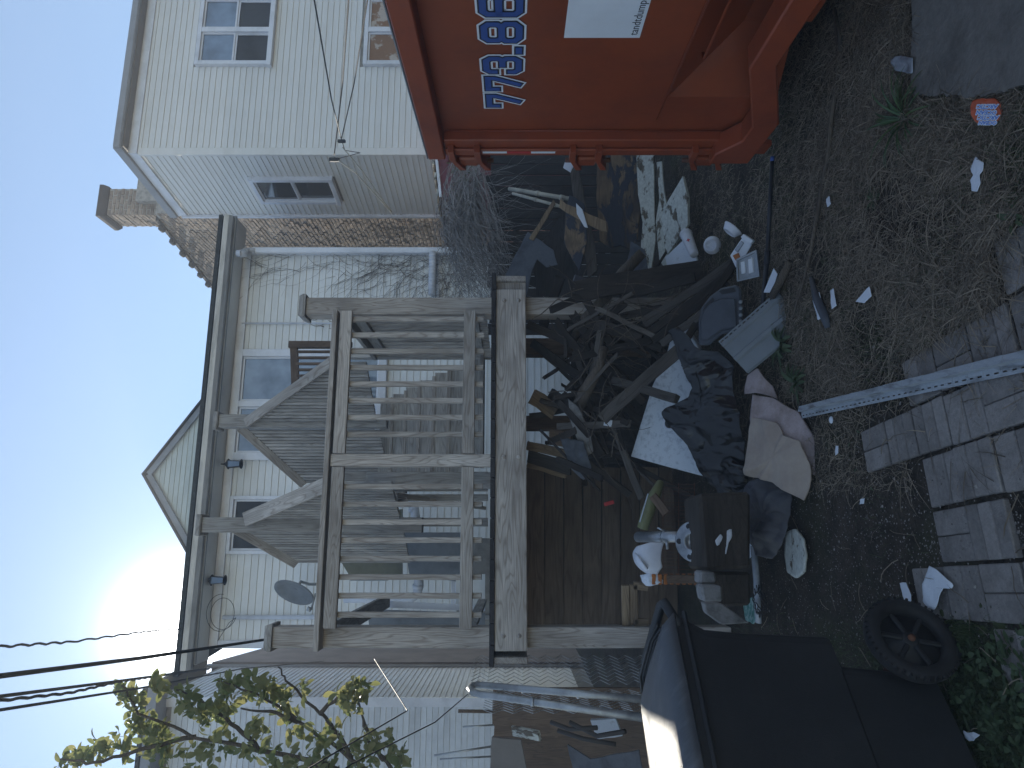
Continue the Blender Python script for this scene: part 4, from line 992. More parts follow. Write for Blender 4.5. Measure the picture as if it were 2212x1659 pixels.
# ------------------------------------------------------------------ weeds that stand out
def tuft(px, py, lab, nb, L, w_, mat=M_weed, name='weed', upk=1.0, spread=6.28, a0=0):
    c = G(px, py); c.z = 0; t = thing(name, lab, 'weed', c)
    for k in range(nb):
        bb = MB(); a = a0 + rg.uniform(0, spread); LL = L * rg.uniform(.6, 1.15); vs = []; n_ = 7; el = rg.uniform(.35, 1.1) * upk
        side = V((-math.sin(a), math.cos(a), 0)); p = c + V((math.cos(a), math.sin(a), 0)) * .008
        for i in range(n_ + 1):
            tt = i / n_; ww = w_ * (math.sin(math.pi * (tt * .85 + .12)) ** .7) * .5 if tt < 1 else 0
            vs += [p + side * ww, p - Z * ww * .35, p - side * ww]; ang = el - tt * 1.5
            p = p + (V((math.cos(a), math.sin(a), 0)) * math.cos(ang) + Z * math.sin(ang)) * LL / n_; p.z = max(p.z, .006)
            a += rg.uniform(-.08, .08)
        fs = []
        for i in range(n_): q = i * 3; fs += [(q, q + 1, q + 4, q + 3), (q + 1, q + 2, q + 5, q + 4)]
        bb.add(vs, fs); bb.build('leaf', mat, t, smooth=True)
tuft(1960, 255, 'dark green tuft of long grass at the edge of the concrete slab', 42, .20, .009, leafm('long_grass', (.035, .08, .03), (.08, .14, .05), .25, .35))
tuft(1690, 745, 'leafy green weed beside the grey vinyl offcut', 26, .15, .026)
tuft(1722, 828, 'drooping broad-leaved weed above the white slotted rail', 16, .15, .026)
tuft(1890, 430, 'soft feathery green weed in the middle of the straw', 34, .06, .004)
tuft(2195, 470, 'bright green weed at the right edge near the bottom', 16, .07, .016)
tuft(2080, 1500, 'flat rosette weed in the mossy corner', 9, .07, .026, upk=.5)
tuft(2150, 1560, 'second flat rosette weed nearer the bottom edge', 9, .07, .026, upk=.5)

# ------------------------------------------------------------------ litter and junk in front
def sheet(name, poly, z, th, mat, lab, cat_, disp=0.0, dome=0.0, freq=9.0, rings=10, nb=72, parent=None, pts3=None, ridge=True, seed=0, smooth=True, nrm=None, edge=0.0, crumple=False, fold=0.0, nf=5):
    """a crumpled sheet filling a closed outline (outline on the ground, or given in space)"""
    P3 = pts3 or [G(px, py, z) for px, py in poly]
    tot = []; n = len(P3)
    L = [0]
    for i in range(n): L.append(L[-1] + (P3[(i + 1) % n] - P3[i]).length)
    for k in range(nb):
        d = L[-1] * k / nb; i = max(q for q in range(n) if L[q] <= d); f = (d - L[i]) / max(1e-9, L[i + 1] - L[i]); tot.append(P3[i].lerp(P3[(i + 1) % n], f))
    c = V((0, 0, 0))
    for p in tot: c += p / nb
    nm = V(nrm).normalized() if nrm else Z
    vs = [c.copy()]
    for r_ in range(1, rings + 1):
        t = (r_ / rings) ** .85
        for p in tot:
            q = c.lerp(p, t)
            if r_ == rings and edge: q = q + V((noise.noise(q * 60 + V((seed, 0, 0))), noise.noise(q * 60 + V((0, seed, 5))), 0)) * edge
            vs.append(q)
    out_ = []
    for q in vs:
        s_ = (V((q.x * 1.3, q.y * .8, q.z * .55)) if crumple else q) * freq + V((seed * 3.7, seed, 0)); a = noise.noise(s_); b_ = noise.noise(s_ * 2.3 + V((4, 4, 4))); c_ = noise.noise(s_ * .45)
        h = (1 - abs(a) * 2) * .6 + (1 - abs(b_) * 2) * .3 if ridge else a * .7 + b_ * .2
        h = h + c_ * .6
        if crumple:
            v1 = noise.voronoi(s_)[0]; v2 = noise.voronoi(s_ * 2.4 + V((3, 1, 7)))[0]; v3 = noise.voronoi(s_ * 5.5)[0]
            h = c_ * .9 - v1[0] * .9 - v2[0] * .34 - v3[0] * .08 + .7
        rr = min(1, ((q - c).length / max(1e-6, max((p - c).length for p in tot[::6]))))
        if fold:
            w_ = q - c; th_ = math.atan2(w_.dot(nm.cross(Z if abs(nm.z) < .8 else V((1, 0, 0)))), w_.dot(nm.orthogonal()))
            h = h + fold / max(disp, 1e-6) * (1 - abs(math.sin(nf * .5 * th_ + 1.6 * noise.noise(s_ * .7)))) * rr * 1.3
        out_.append(q + nm * (h * disp + dome * (1 - rr * rr)) + V((noise.noise(s_ + V((9, 0, 0))), noise.noise(s_ + V((0, 9, 0))), 0)) * disp * .5)
    fs = [(0, 1 + k, 1 + (k + 1) % nb) for k in range(nb)]
    for r_ in range(rings - 1):
        for k in range(nb): a = 1 + r_ * nb; fs.append((a + k, a + nb + k, a + nb + (k + 1) % nb, a + (k + 1) % nb))
    b = MB(); b.add(out_, fs); o = b.build(name, mat, parent, smooth=smooth)
    sm = o.modifiers.new('s', 'SOLIDIFY'); sm.thickness = th; sm.offset = 1
    if lab: setp(o, lab, cat_)
    return o
def plate(name, poly, z, th, mat, lab, cat_, tilt=0, parent=None):
    pts = [G(px, py, z) for px, py in poly]
    if tilt:
        for i, p in enumerate(pts): p.z += tilt * math.sin(i * 1.7)
    b = MB(); b.prism([p - Z * th for p in pts], Z, th); o = b.build(name, mat, parent, bevel=min(.002, th * .3))
    if lab: setp(o, lab, cat_)
    return o
# slotted white steel rail, lower centre
ra = G(1728, 886, .03); rb = G(2330, 742, .03); rd = (rb - ra).normalized(); rs = Z.cross(rd).normalized()
if rs.x > 0: rs = -rs
t = thing('slotted_rail', 'long white slotted steel rail lying across the soil and paving', 'rail', ra)
W0 = .0
def rail_strip(off0, z0, off1, z1, name):
    b = MB(); n = 26
    for k in range(n):
        p = ra.lerp(rb, k / n); q = ra.lerp(rb, (k + 1) / n)
        b.quad(p + rs * off0 + Z * z0, q + rs * off0 + Z * z0, q + rs * off1 + Z * z1, p + rs * off1 + Z * z1)
    o = b.build(name, M_rail, t); sm = o.modifiers.new('s', 'SOLIDIFY'); sm.thickness = .0015; return o
rail_strip(-.018, -.018, -.018, .006, 'flange'); rail_strip(-.018, .006, .006, .012, 'top_flange'); rail_strip(.006, .012, .010, -.008, 'web'); 
b = MB(); n = 46; w0, w1 = .0101, .044; Lr = (rb - ra).length
def rp(s, o): return ra + rd * s + rs * o + Z * (-.008 - (o - .010) * .02)
for k in range(n):   # slotted face built round real slots
    s0, s1 = Lr * k / n, Lr * (k + 1) / n; a, c = s0 + (s1 - s0) * .28, s0 + (s1 - s0) * .78; o1, o2 = .027, .0325
    b.quad(rp(s0, w0), rp(s1, w0), rp(s1, o1), rp(s0, o1)); b.quad(rp(s0, o2), rp(s1, o2), rp(s1, w1), rp(s0, w1))
    b.quad(rp(s0, o1), rp(a, o1), rp(a, o2), rp(s0, o2)); b.quad(rp(c, o1), rp(s1, o1), rp(s1, o2), rp(c, o2))
o = b.build('slotted_face', M_rail, t); sm = o.modifiers.new('s', 'SOLIDIFY'); sm.thickness = .0015
# crushed drink can
cc = G(2130, 240, .028); cn = V((-.05, -.55, .83)).normalized()
poly = [(2098, 232), (2103, 220), (2125, 212), (2152, 214), (2165, 224), (2168, 242), (2163, 258), (2150, 268), (2112, 266), (2101, 250)]
cp = IMG(poly, cc, cn); t = thing('crushed_can', 'flattened orange drink can with blue lettering beside the concrete slab', 'can', V((cc.x, cc.y, .0)))
o = sheet('can_body', None, 0, .012, M_tin, None, None, disp=.0022, freq=55, pts3=cp, rings=12, nb=60, parent=t, nrm=cn)
ux = (IMG([(2130, 200)], cc, cn)[0] - IMG([(2130, 260)], cc, cn)[0]).normalized(); uy = cn.cross(ux)
# lettering reads with its top towards the camera side of the can
up_ = -(IMG([(2100, 240)], cc, cn)[0] - IMG([(2160, 240)], cc, cn)[0]).normalized(); dirx = (IMG([(2110, 240)], cc, cn)[0] - IMG([(2150, 240)], cc, cn)[0]).normalized(); upy = cn.cross(dirx)
def can_text(body, px, py, size, mat, off, bold):
    q = IMG([(px, py)], cc + cn * off, cn)[0]; textmesh(body, size * .80, Matrix.Translation(q) @ Matrix((dirx, upy, cn)).transposed().to_4x4(), mat, 'can_lettering', t, .0002, bold)
for body, px, py, sz in (('ARCTIC', 2156, 229, .0215), ('OCEAN', 2154, 219, .0215), ('ARCTIC', 2158, 252, .0215), ('OCEAN', 2154, 262, .0190)):
    pyy = {229: 226, 219: 239, 252: 250, 262: 262}[py]
    can_text(body, px, pyy, sz, M_stw, .0165, .0022); can_text(body, px, pyy, sz, M_canb, .0172, .0006)
# papers and scraps: (outline, colour, label)
scr = [([(1995, 1262), (2008, 1222), (2022, 1228), (2060, 1262), (2057, 1272), (2040, 1270), (2030, 1290), (2022, 1318), (2006, 1312), (1996, 1300)], 'torn white sheet with a notch lying on the paving', 'paper'),
       ([(1944, 1259), (1958, 1257), (1970, 1285), (1971, 1311), (1962, 1312), (1950, 1285)], 'narrow white strip beside the torn sheet on the paving', 'paper'),
       ([(1999, 1323), (2010, 1335), (2020, 1347), (2015, 1357), (2003, 1348)], 'small white triangle of plastic below the torn sheet', 'scrap'),
       ([(2110, 338), (2128, 352), (2126, 368), (2117, 377), (2120, 395), (2112, 415), (2101, 412), (2098, 390), (2104, 378), (2098, 362)], 'folded white foam strip in the straw below the crushed can', 'scrap'),
       ([(2086, 1578), (2096, 1583), (2108, 1580), (2120, 1588), (2112, 1600), (2100, 1603), (2090, 1594)], 'crumpled white wrapper in the mossy lower left corner', 'wrapper'),
       ([(1925, 128), (1948, 118), (1975, 125), (1974, 158), (1958, 160), (1940, 152)], 'translucent crumpled plastic scrap at the slab edge', 'plastic'),
       ([(1786, 430), (1792, 422), (1796, 440), (1788, 447)], 'tiny white shard beside the long dark root', 'scrap'),
       ([(1860, 640), (1880, 618), (1884, 640), (1868, 655), (1850, 652)], 'curled grey sliver of plastic in the straw', 'scrap'),
       ([(1755, 640), (1770, 630), (1782, 684), (1768, 692)], 'white dirt-specked card beside the black bracket', 'card'),
       ([(1794, 628), (1802, 622), (1809, 660), (1798, 668)], 'narrow white card on the far side of the black bracket', 'card'),
       ([(1806, 963), (1812, 963), (1813, 978), (1806, 984)], 'small white shard on the bare soil beside the beige cloth', 'scrap'),
       ([(1702, 1150), (1722, 1142), (1740, 1165), (1745, 1200), (1742, 1235), (1725, 1250), (1705, 1236), (1700, 1200)], 'rough white flake of plaster leaning by the grey tarp', 'plaster'),
       ([(1860, 1078), (1868, 1076), (1866, 1088), (1858, 1090)], 'thumbnail-sized white chip on the paving', 'scrap')]
for i, (pl, lab, cat_) in enumerate(scr):
    m_ = M_clear if 'translucent' in lab else M_white
    if 'plaster' in lab: m_ = M_wstain
    sheet(cat_ + '_scrap' if cat_ != 'scrap' else 'plastic_scrap', pl, .022, .0015 if 'plaster' not in lab else .012, m_, lab, cat_, disp=.004 if 'crumpled' not in lab else .012, freq=14, rings=6, nb=44, seed=i, edge=.002)
for i, (px, py) in enumerate(((1858, 935), (1837, 955), (1852, 1012), (1888, 1060), (1935, 1305))):
    q = G(px, py, .012); a = rg.uniform(0, 3); d = V((math.cos(a), math.sin(a), .1)); b = MB(); leafshape(b, q, d.normalized(), Z, .028, .008, n=4)
    setp(b.build('leaf_bit', M_weed, smooth=True), 'tiny bright green bit of leaf on the bare soil', 'leaf', 'green leaf bits on the soil')
# black bracket
b = MB(); pts = [G(px, py, z) for px, py, z in ((1752, 598, .02), (1762, 640, .035), (1775, 670, .03), (1783, 690, .03), (1788, 708, .02))]; b.tube(pts, [.010, .020, .022, .020, .014], 8, flat=.45)
setp(b.build('black_bracket', M_plast, smooth=True), 'black plastic bracket between two white cards', 'bracket')
# black pole with a collar
t = thing('black_pole', 'long black metal pole lying on the grass with a blue tip', 'pole', G(1660, 500))
p0, p1, p2 = G(1668, 346, .02), G(1657, 560, .02), G(1648, 655, .03)
b = MB(); b.tube([p0, p1], [.0115, .0125], 10); b.build('shaft', M_pipeblk, t, smooth=True)
b = MB(); b.tube([p1 - (p1 - p0).normalized() * .05, p1 + (p2 - p1).normalized() * .03], .017, 10); b.tube([p1, p2, G(1640, 700, .05)], .014, 10); b.build('socket', M_pipeblk, t, smooth=True)
b = MB(); b.tube([p0 - (p1 - p0).normalized() * .02, p0 + (p1 - p0).normalized() * .006], .0118, 10); b.build('tip', M_stb, t, smooth=True)
# long root
b = MB(); pts = []
for k, (px, py) in enumerate(((1800, 10), (1806, 60), (1812, 110), (1806, 190), (1795, 260), (1790, 330), (1776, 400), (1764, 470), (1752, 540), (1738, 600), (1722, 650), (1712, 690))):
    pts.append(G(px, py, .015 + .012 * math.sin(k * 1.9)))
b.tube(pts, [.006, .008, .010, .012, .013, .012, .012, .011, .010, .009, .006, .004], 8); setp(b.build('root', M_twig, smooth=True), 'long dark crooked root lying across the straw', 'root')
b = MB(); b.tube([G(1805, 18, .03), G(1810, 60, .035), G(1818, 110, .02)], [.003, .009, .011], 7); setp(b.build('split_stick', M_grey, smooth=True), 'pale splintered stick end beside the root at the right edge', 'stick')
for (a, c, lab) in (((1812, 640), (1746, 570), 'short stout brown log stub behind the black pole'), ((1738, 430), (1752, 372), 'flat grey splinter of bark near the dumpster'), ((1856, 735), (1850, 790), 'thin pale lath in the straw')):
    pass
b = MB(); b.tube([G(1668, 640, .03), G(1690, 600, .03), G(1706, 565, .02)], [.022, .024, .018], 9); setp(b.build('log_stub', M_twig, smooth=True), 'short brown log stub beside the end of the black pole', 'log')
b = MB(); b.prism([G(px, py, .03) for px, py in ((1650, 632), (1672, 580), (1680, 592), (1668, 632))], Z, .003); setp(b.build('white_card', M_white), 'white card wedged beside the brown log stub', 'card')
# clear dome lid on the clover
q = G(2022, 1437, .02); b = MB(); Md = Matrix.Translation(q) @ Matrix.Rotation(.35, 4, 'X') @ Matrix.Rotation(.2, 4, 'Y'); b.lathe([(.045, 0), (.046, .004), (.040, .008), (.034, .026), (.022, .036), (.0, .038)], Md, 20)
mg, tg, pg = newmat('clear_dome'); pg.inputs['Transmission Weight'].default_value = .8; pg.inputs['Roughness'].default_value = .12; pg.inputs['Base Color'].default_value = (.6, .66, .62, 1)
o = b.build('dome_lid', mg, smooth=True); setp(o, 'clear plastic dome cup lid lying on the clover', 'lid'); sm = o.modifiers.new('s', 'SOLIDIFY'); sm.thickness = .0008
b = MB(); b.lathe([(.0, .008), (.012, .007), (.017, .004), (.018, 0)], Matrix.Translation(G(1796, 1007 - 100, .006)), 12); setp(b.build('bottle_cap', M_white, smooth=True), 'grey-white bottle cap on the soil beside the slotted rail', 'cap')
# ------------------------------------------------------------------ the junk heap
# mattress board with hole, leaning
mp = IMG([(1362, 986), (1408, 835), (1438, 770), (1452, 716), (1480, 700), (1520, 770), (1545, 880), (1560, 1035), (1512, 1027), (1440, 1008)], P(1450, 880, 4.75), V((.1, -.72, .70)))
t = thing('mattress_board', 'big speckled white foam board leaning in the junk heap', 'board', V((mp[0].x, mp[0].y, .0)))
nm = V((.1, -.72, .70)).normalized(); b = MB(); b.prism(mp, -nm, .05); b.build('foam_slab', M_foam, t, bevel=.006)
b = MB(); hc = IMG([(1446, 914)], P(1450, 880, 4.75) + nm * .001, nm)[0]; Mh = Matrix.Translation(hc) @ frame(E1, nm).to_4x4(); b.lathe([(.034, .0), (.046, .010), (.056, .004), (.056, 0)], Mh, 24); b.build('grommet', M_pvc, t, smooth=True)
b = MB(); b.lathe([(.0, .0015), (.036, .0015)], Mh, 24); b.build('hole', M_cable, t)
# black bin bag draped over it
bag = [(1450, 722), (1470, 712), (1510, 745), (1560, 762), (1592, 800), (1600, 850), (1618, 900), (1622, 960), (1620, 1030), (1612, 1072), (1575, 1060), (1540, 1050), (1520, 1020), (1500, 960), (1455, 925), (1448, 895), (1478, 870), (1500, 850), (1520, 800), (1480, 760)]
pc = P(1530, 890, 4.35); bn = V((.05, -.75, .65)).normalized()
sheet('bin_bag', None, 0, .004, M_bag, 'crumpled black plastic bin bag draped over the foam board', 'bag', disp=.085, dome=.12, freq=5.5, rings=46, nb=220, crumple=True, pts3=IMG(bag, pc, bn), nrm=bn, seed=2)
sheet('bin_bag', None, 0, .004, M_bag, 'smaller bluish lobe of black plastic hanging below the big bag', 'bag', disp=.07, dome=.06, freq=7, rings=24, nb=120, crumple=True, pts3=IMG([(1530, 1010), (1580, 985), (1620, 1000), (1632, 1080), (1600, 1092), (1560, 1058)], P(1580, 1040, 4.2), bn), nrm=bn, seed=5)
# beige cloth with fleecy edge
cl = [(1628, 905), (1650, 905), (1690, 915), (1705, 940), (1745, 955), (1762, 1000), (1766, 1040), (1752, 1084), (1690, 1042), (1625, 1027), (1622, 960)]
zc = V((.15, -.45, .9)).normalized()
sheet('beige_cloth', None, 0, .008, M_beigec, 'stiff beige cloth folded on the soil beside the bin bag', 'cloth', disp=.030, dome=.05, freq=3.4, rings=26, nb=130, fold=.035, nf=5, pts3=IMG(cl, G(1700, 980, .06), zc), nrm=zc, ridge=True, seed=8)
fl = [(1628, 852), (1650, 853), (1676, 862), (1735, 892), (1752, 920), (1768, 950), (1764, 1030), (1745, 975), (1715, 945), (1690, 918), (1650, 908), (1627, 905)]
sheet('fleece_rug', None, 0, .012, M_pinkc, 'pinkish fleecy rug edge folded over the beige cloth', 'rug', disp=.012, dome=.03, freq=6, rings=12, nb=100, pts3=IMG([(1628, 852), (1676, 862), (1735, 892), (1768, 950), (1764, 1030), (1725, 960), (1627, 915)], G(1700, 940, .045), zc), nrm=zc, ridge=False, seed=4)
sheet('fleece_rug', None, 0, .012, M_pinkc, 'separate scrap of pink fleece above the beige cloth', 'rug', disp=.02, dome=.02, freq=7, rings=10, nb=60, pts3=IMG([(1618, 812), (1640, 798), (1672, 835), (1678, 860), (1640, 850), (1612, 850)], G(1650, 830, .05), zc), nrm=zc, ridge=False, seed=3)
sheet('grey_tarp', None, 0, .006, M_bag2, 'crumpled dark grey tarpaulin below the beige cloth', 'tarpaulin', disp=.07, dome=.06, freq=6, rings=30, nb=150, crumple=True, fold=.02, nf=7, pts3=IMG([(1606, 1060), (1650, 1040), (1700, 1040), (1716, 1080), (1712, 1140), (1695, 1180), (1660, 1205), (1625, 1195), (1612, 1130)], G(1665, 1125, .08), zc), nrm=zc, seed=6)
b = MB(); b.tube([G(1628, 1180, .06), G(1634, 1250, .05), G(1638, 1345, .03)], .022, 10, flat=.6); setp(b.build('grey_pipe', M_clear, smooth=True), 'short grey-blue pipe lying beyond the tarpaulin', 'pipe')
sheet('foil_scrap', [(1612, 1168), (1626, 1160), (1640, 1172), (1632, 1190), (1620, 1210)], .05, .003, M_white, 'white crumpled foil scrap between tarpaulin and timber', 'foil', disp=.02, rings=8, nb=40, seed=12)
sheet('teal_wrapper', [(1612, 1300), (1630, 1290), (1640, 1320), (1636, 1350), (1618, 1342)], .03, .003, plain('teal_wrapper', (.06, .22, .19), .4, 30, .3, (.5, .55, .55)), 'white and teal wrapper beside the grey pipe', 'wrapper', disp=.02, rings=8, nb=40, seed=14)
b = MB()
for k in range(5):
    pts = []
    for i in range(28): a = i / 27 * 6.28; r_ = .07 + .02 * rg.uniform(-1, 1); pts.append(G(1640, 1305, .05) + V((r_ * math.cos(a) + .01 * k, r_ * math.sin(a) * 1.1, .015 * math.sin(a * 2 + k))))
    b.tube(pts, .003, 5)
setp(b.build('wire_coil', M_cable, smooth=True), 'tangled coil of black wire round the grey pipe', 'wire')
# vinyl siding offcut with nailing slots
vp = IMG([(1552, 738), (1616, 807), (1675, 762), (1684, 684), (1683, 636), (1678, 629)], P(1620, 730, 4.05), V((.15, -.75, .64)))
vn = V((.15, -.75, .64)).normalized(); t = thing('vinyl_offcut', 'pale grey vinyl siding offcut with a slotted nailing edge leaning over the weeds', 'siding piece', V((vp[1].x, vp[1].y, 0)))
A_, B2, C2_, D2 = vp[0], vp[5], vp[2], vp[1]; along = (B2 - A_); acr = (D2 - A_)
def VP(u, v_, o=0): return A_ + along * u + acr * v_ + vn * o
prof = [(0, 0), (.10, 0), (.12, .006), (.17, .010), (.20, 0), (.50, .004), (.54, .016), (.62, .016), (.66, .004), (.97, .010), (1.0, -.004)]
def ulim(v_): return 1.0 - max(0, (v_ - .25)) * .35
b = MB(); vs = []
for (v_, o_) in prof[1:]:
    for k in range(9): vs.append(VP(ulim(v_) * k / 8 , v_, o_))
m_ = len(prof) - 1; fs = [(i * 9 + k, i * 9 + k + 1, (i + 1) * 9 + k + 1, (i + 1) * 9 + k) for i in range(m_ - 1) for k in range(8)]
b.add(vs, fs); o = b.build('face', M_vinylg, t); sm = o.modifiers.new('s', 'SOLIDIFY'); sm.thickness = .002
b = MB(); n = 13
for k in range(n):
    s0, s1 = k / n, (k + 1) / n; a, c = s0 + .2 / n, s0 + .8 / n; o1, o2 = .035, .065
    for u0, u1, w0_, w1_ in ((s0, s1, 0, o1), (s0, s1, o2, .0999), (s0, a, o1, o2), (c, s1, o1, o2)): b.quad(VP(u0, w0_), VP(u1, w0_), VP(u1, w1_), VP(u0, w1_))
o = b.build('nailing_strip', M_vinylg, t); sm = o.modifiers.new('s', 'SOLIDIFY'); sm.thickness = .002
# dark grey moulded plastic shell with hand slots
pn = V((.10, -.80, .6)).normalized(); pq = P(1560, 690, 4.25)
op = [(1556, 622), (1590, 614), (1599, 622), (1603, 712), (1592, 716), (1560, 720), (1530, 745), (1508, 745), (1508, 690), (1514, 664), (1532, 640)]
t = thing('plastic_shell', 'dark grey moulded plastic seat shell with hand slots in the heap', 'seat shell', V((pq.x, pq.y, 0)))
b = MB(); b.prism(IMG(op, pq, pn), -pn, .03); b.build('shell', M_plast, t, bevel=.010)
b = MB(); b.prism(IMG([(1536, 655), (1562, 645), (1590, 645), (1594, 708), (1560, 714), (1530, 735), (1514, 735), (1514, 695), (1520, 672)], pq + pn * .001, pn), pn, .012); b.build('raised_panel', M_plast, t, bevel=.008)
for pl in ([(1553, 629), (1560, 626), (1586, 621), (1590, 630), (1560, 636)], [(1518, 672), (1524, 658), (1540, 642), (1544, 648), (1528, 668)]):
    b = MB(); b.prism(IMG(pl, pq + pn * .0012, pn), pn, .0015); b.build('hand_slot', M_cable, t)
for k in range(4): b = MB(); q = IMG([(1600, 652 + k * 14)], pq + pn * .001, pn)[0]; b.lathe([(.0, .006), (.011, .005), (.013, 0)], Matrix.Translation(q) @ frame(E1, pn).to_4x4(), 12); b.build('stud', M_vinylg, t, smooth=True)
# foam cup, two foam bowls, trays
def stand(px, py, D): return P(px, py, D)
ca, cb = P(1478, 522, 5.35), P(1506, 533, 5.25); ca, cb = P(1480, 512, 5.3), P(1496, 552, 5.05)
ca = P(1480, 502, 5.35); cb = P(1500, 551, 5.2); d = (cb - ca); t = thing('foam_cup', 'white foam coffee cup with a small red logo tipped against the broken board', 'cup', V((ca.x, ca.y, cb.z)))
Mc = Matrix.Translation(cb) @ frame(E1, (ca - cb).normalized()).to_4x4() if False else Matrix.Translation(cb) @ (lambda z_: Matrix((z_.orthogonal().normalized(), z_.cross(z_.orthogonal().normalized()), z_)).transposed().to_4x4())((ca - cb).normalized())
L = d.length; b = MB(); b.lathe([(.0, .001), (.030, 0), (.034, .01), (.046, L * .88), (.048, L * .90)], Mc, 28); b.build('cup', M_pvc, t, smooth=True)
b = MB(); b.lathe([(.050, L * .88), (.050, L * .93), (.046, L * .94), (.044, L * .99), (.0, L * .985)], Mc, 28); b.build('lid', M_pvc, t, smooth=True)
cx_ = (ca + cb) / 2; vdir = (V((0, 0, EYE)) - cx_).normalized(); cax = (ca - cb).normalized(); vdir = (vdir - cax * vdir.dot(cax)).normalized(); sx = cax.cross(vdir)
b = MB()
for (u0, v0, w_, h_) in ((-.014, -.002, .028, .008), (-.005, -.014, .010, .032)): b.box(cx_ + sx * (u0 + w_ / 2) + cax * (v0 + h_ / 2) + vdir * (.0405 + h_ * .01), w_, h_, .001, (sx, cax, vdir))
b.build('logo', M_red, t)
for (px, py, D, nx, r_, lab) in ((1537, 530, 5.1, V((-.2, -.8, .55)), .066, 'white foam bowl lying upside down on the heap edge'), (1580, 497, 4.55, V((-.75, .15, .64)), .068, 'white foam bowl on its side above the takeaway trays')):
    nx = nx.normalized(); q = P(px, py, D); u = nx.orthogonal().normalized(); Mb = Matrix.Translation(q - nx * .02) @ Matrix((u, nx.cross(u), nx)).transposed().to_4x4()
    b = MB(); b.lathe([(r_, .0), (r_ * 1.02, .004), (r_ * .96, .010), (r_ * .72, .042), (r_ * .55, .046), (r_ * .52, .042), (.0, .042)], Mb, 30); o = b.build('foam_bowl', M_pvc, smooth=True); sm = o.modifiers.new('s', 'SOLIDIFY'); sm.thickness = .003
    setp(o, lab, 'bowl')
tn = V((-.1, -.75, .65)).normalized(); tq = P(1615, 575, 4.3); ts = thing('takeaway_tray', 'cloudy plastic food tray with cutlery standing on the heap edge', 'tray', V((tq.x, tq.y, 0)))
def tilted(poly, off, th, name, mat, par, bev=.003): b = MB(); b.prism(IMG(poly, tq + tn * off, tn), tn, th); return b.build(name, mat, par, bevel=bev)
tilted([(1592, 560), (1633, 541), (1640, 598), (1594, 609)], 0, .006, 'base', M_clear, ts)
for e_ in ([(1592, 560), (1633, 541), (1634, 545), (1593, 564)], [(1633, 541), (1636, 540), (1643, 597), (1640, 598)], [(1594, 609), (1640, 598), (1640, 594), (1594, 605)], [(1592, 560), (1595, 560), (1597, 608), (1594, 609)]): tilted(e_, .0062, .018, 'side_wall', M_clear, ts, .001)
for e_ in ([(1600, 566), (1610, 563), (1612, 590), (1602, 592)], [(1616, 560), (1628, 556), (1630, 588), (1618, 592)]): tilted(e_, .0062, .008, 'compartment', M_white, ts, .004)
tilted([(1622, 556), (1624, 555), (1628, 586), (1626, 586)], .016, .003, 'fork', M_pvc, ts, .001)
tq = P(1600, 545, 4.42); ts = thing('foam_tray', 'open white foam takeaway box with scraps inside behind the clear tray', 'box', V((tq.x, tq.y, 0)))
tilted([(1578, 552), (1605, 512), (1625, 528), (1600, 572), (1590, 578)], 0, .008, 'base', M_white, ts)
tilted([(1604, 513), (1610, 506), (1632, 520), (1626, 528)], .008, .035, 'lid_flap', M_white, ts); tilted([(1588, 540), (1602, 520), (1608, 525), (1594, 546)], .0082, .012, 'divider', M_clear, ts); tilted([(1583, 552), (1596, 546), (1600, 556), (1590, 564)], .0082, .006, 'food_scrap', M_ora, ts)
# heap behind: painted boards, bark, felt
def panel(name, poly, D, nrm, th, mat, lab, cat_, bev=.003):
    nrm = V(nrm).normalized(); b = MB(); px = sum(p[0] for p in poly) / len(poly); py = sum(p[1] for p in poly) / len(poly)
    pts = IMG(poly, P(px, py, D), nrm); r2 = random.Random(len(poly) * 7 + int(D * 10)); f2 = []
    for i, p in enumerate(pts):
        q = pts[(i + 1) % len(pts)]; k_ = max(1, int((q - p).length / .07))
        for k in range(k_): f2.append(p.lerp(q, k / k_) + V([r2.uniform(-1, 1) * .004 for _ in range(3)]) * (1 if k else 0))
    c = sum(f2, V()) / len(f2); f2 = [p - nrm * (p - c).dot(nrm) for p in f2]
    b.prism(f2, -nrm, th); o = b.build(name, mat, None, bevel=bev); return setp(o, lab, cat_)
panel('painted_panel', [(1290, 318), (1382, 318), (1384, 450), (1376, 520), (1362, 540), (1340, 530), (1318, 536), (1296, 520), (1288, 420)], 6.1, (0, -.95, .3), .03, M_bpeel, 'large panel with flaking dark blue paint behind the heap', 'panel')
panel('painted_panel', [(1230, 420), (1262, 440), (1268, 520), (1252, 585), (1236, 560), (1218, 525), (1222, 460)], 5.7, (.2, -.95, .3), .022, M_bpeel, 'smaller split board with flaking blue paint standing at the left', 'board')
panel('rotten_board', [(1374, 318), (1412, 318), (1413, 420), (1416, 520), (1406, 585), (1392, 588), (1384, 545), (1388, 480), (1378, 420)], 5.9, (0, -.9, .45), .028, M_wstain, 'long rotten board with peeling white paint beside the blue panel', 'board')
panel('rotten_board', [(1418, 350), (1430, 348), (1436, 420), (1446, 480), (1452, 540), (1438, 585), (1424, 560), (1416, 480), (1424, 430)], 5.8, (0, -.85, .5), .03, M_wstain, 'narrow split strip of rotten white board below the long one', 'board')
panel('broken_board', [(1474, 380), (1484, 422), (1486, 484), (1440, 552), (1430, 545), (1424, 484), (1434, 450)], 5.7, (-.05, -.55, .83), .03, M_wstain, 'broken wedge of white painted board lying in the grass', 'board')
panel('white_board', [(1436, 556), (1490, 505), (1505, 560), (1506, 600), (1450, 606)], 5.45, (0, -.6, .8), .02, M_white, 'white speckled board under the foam cup', 'board')
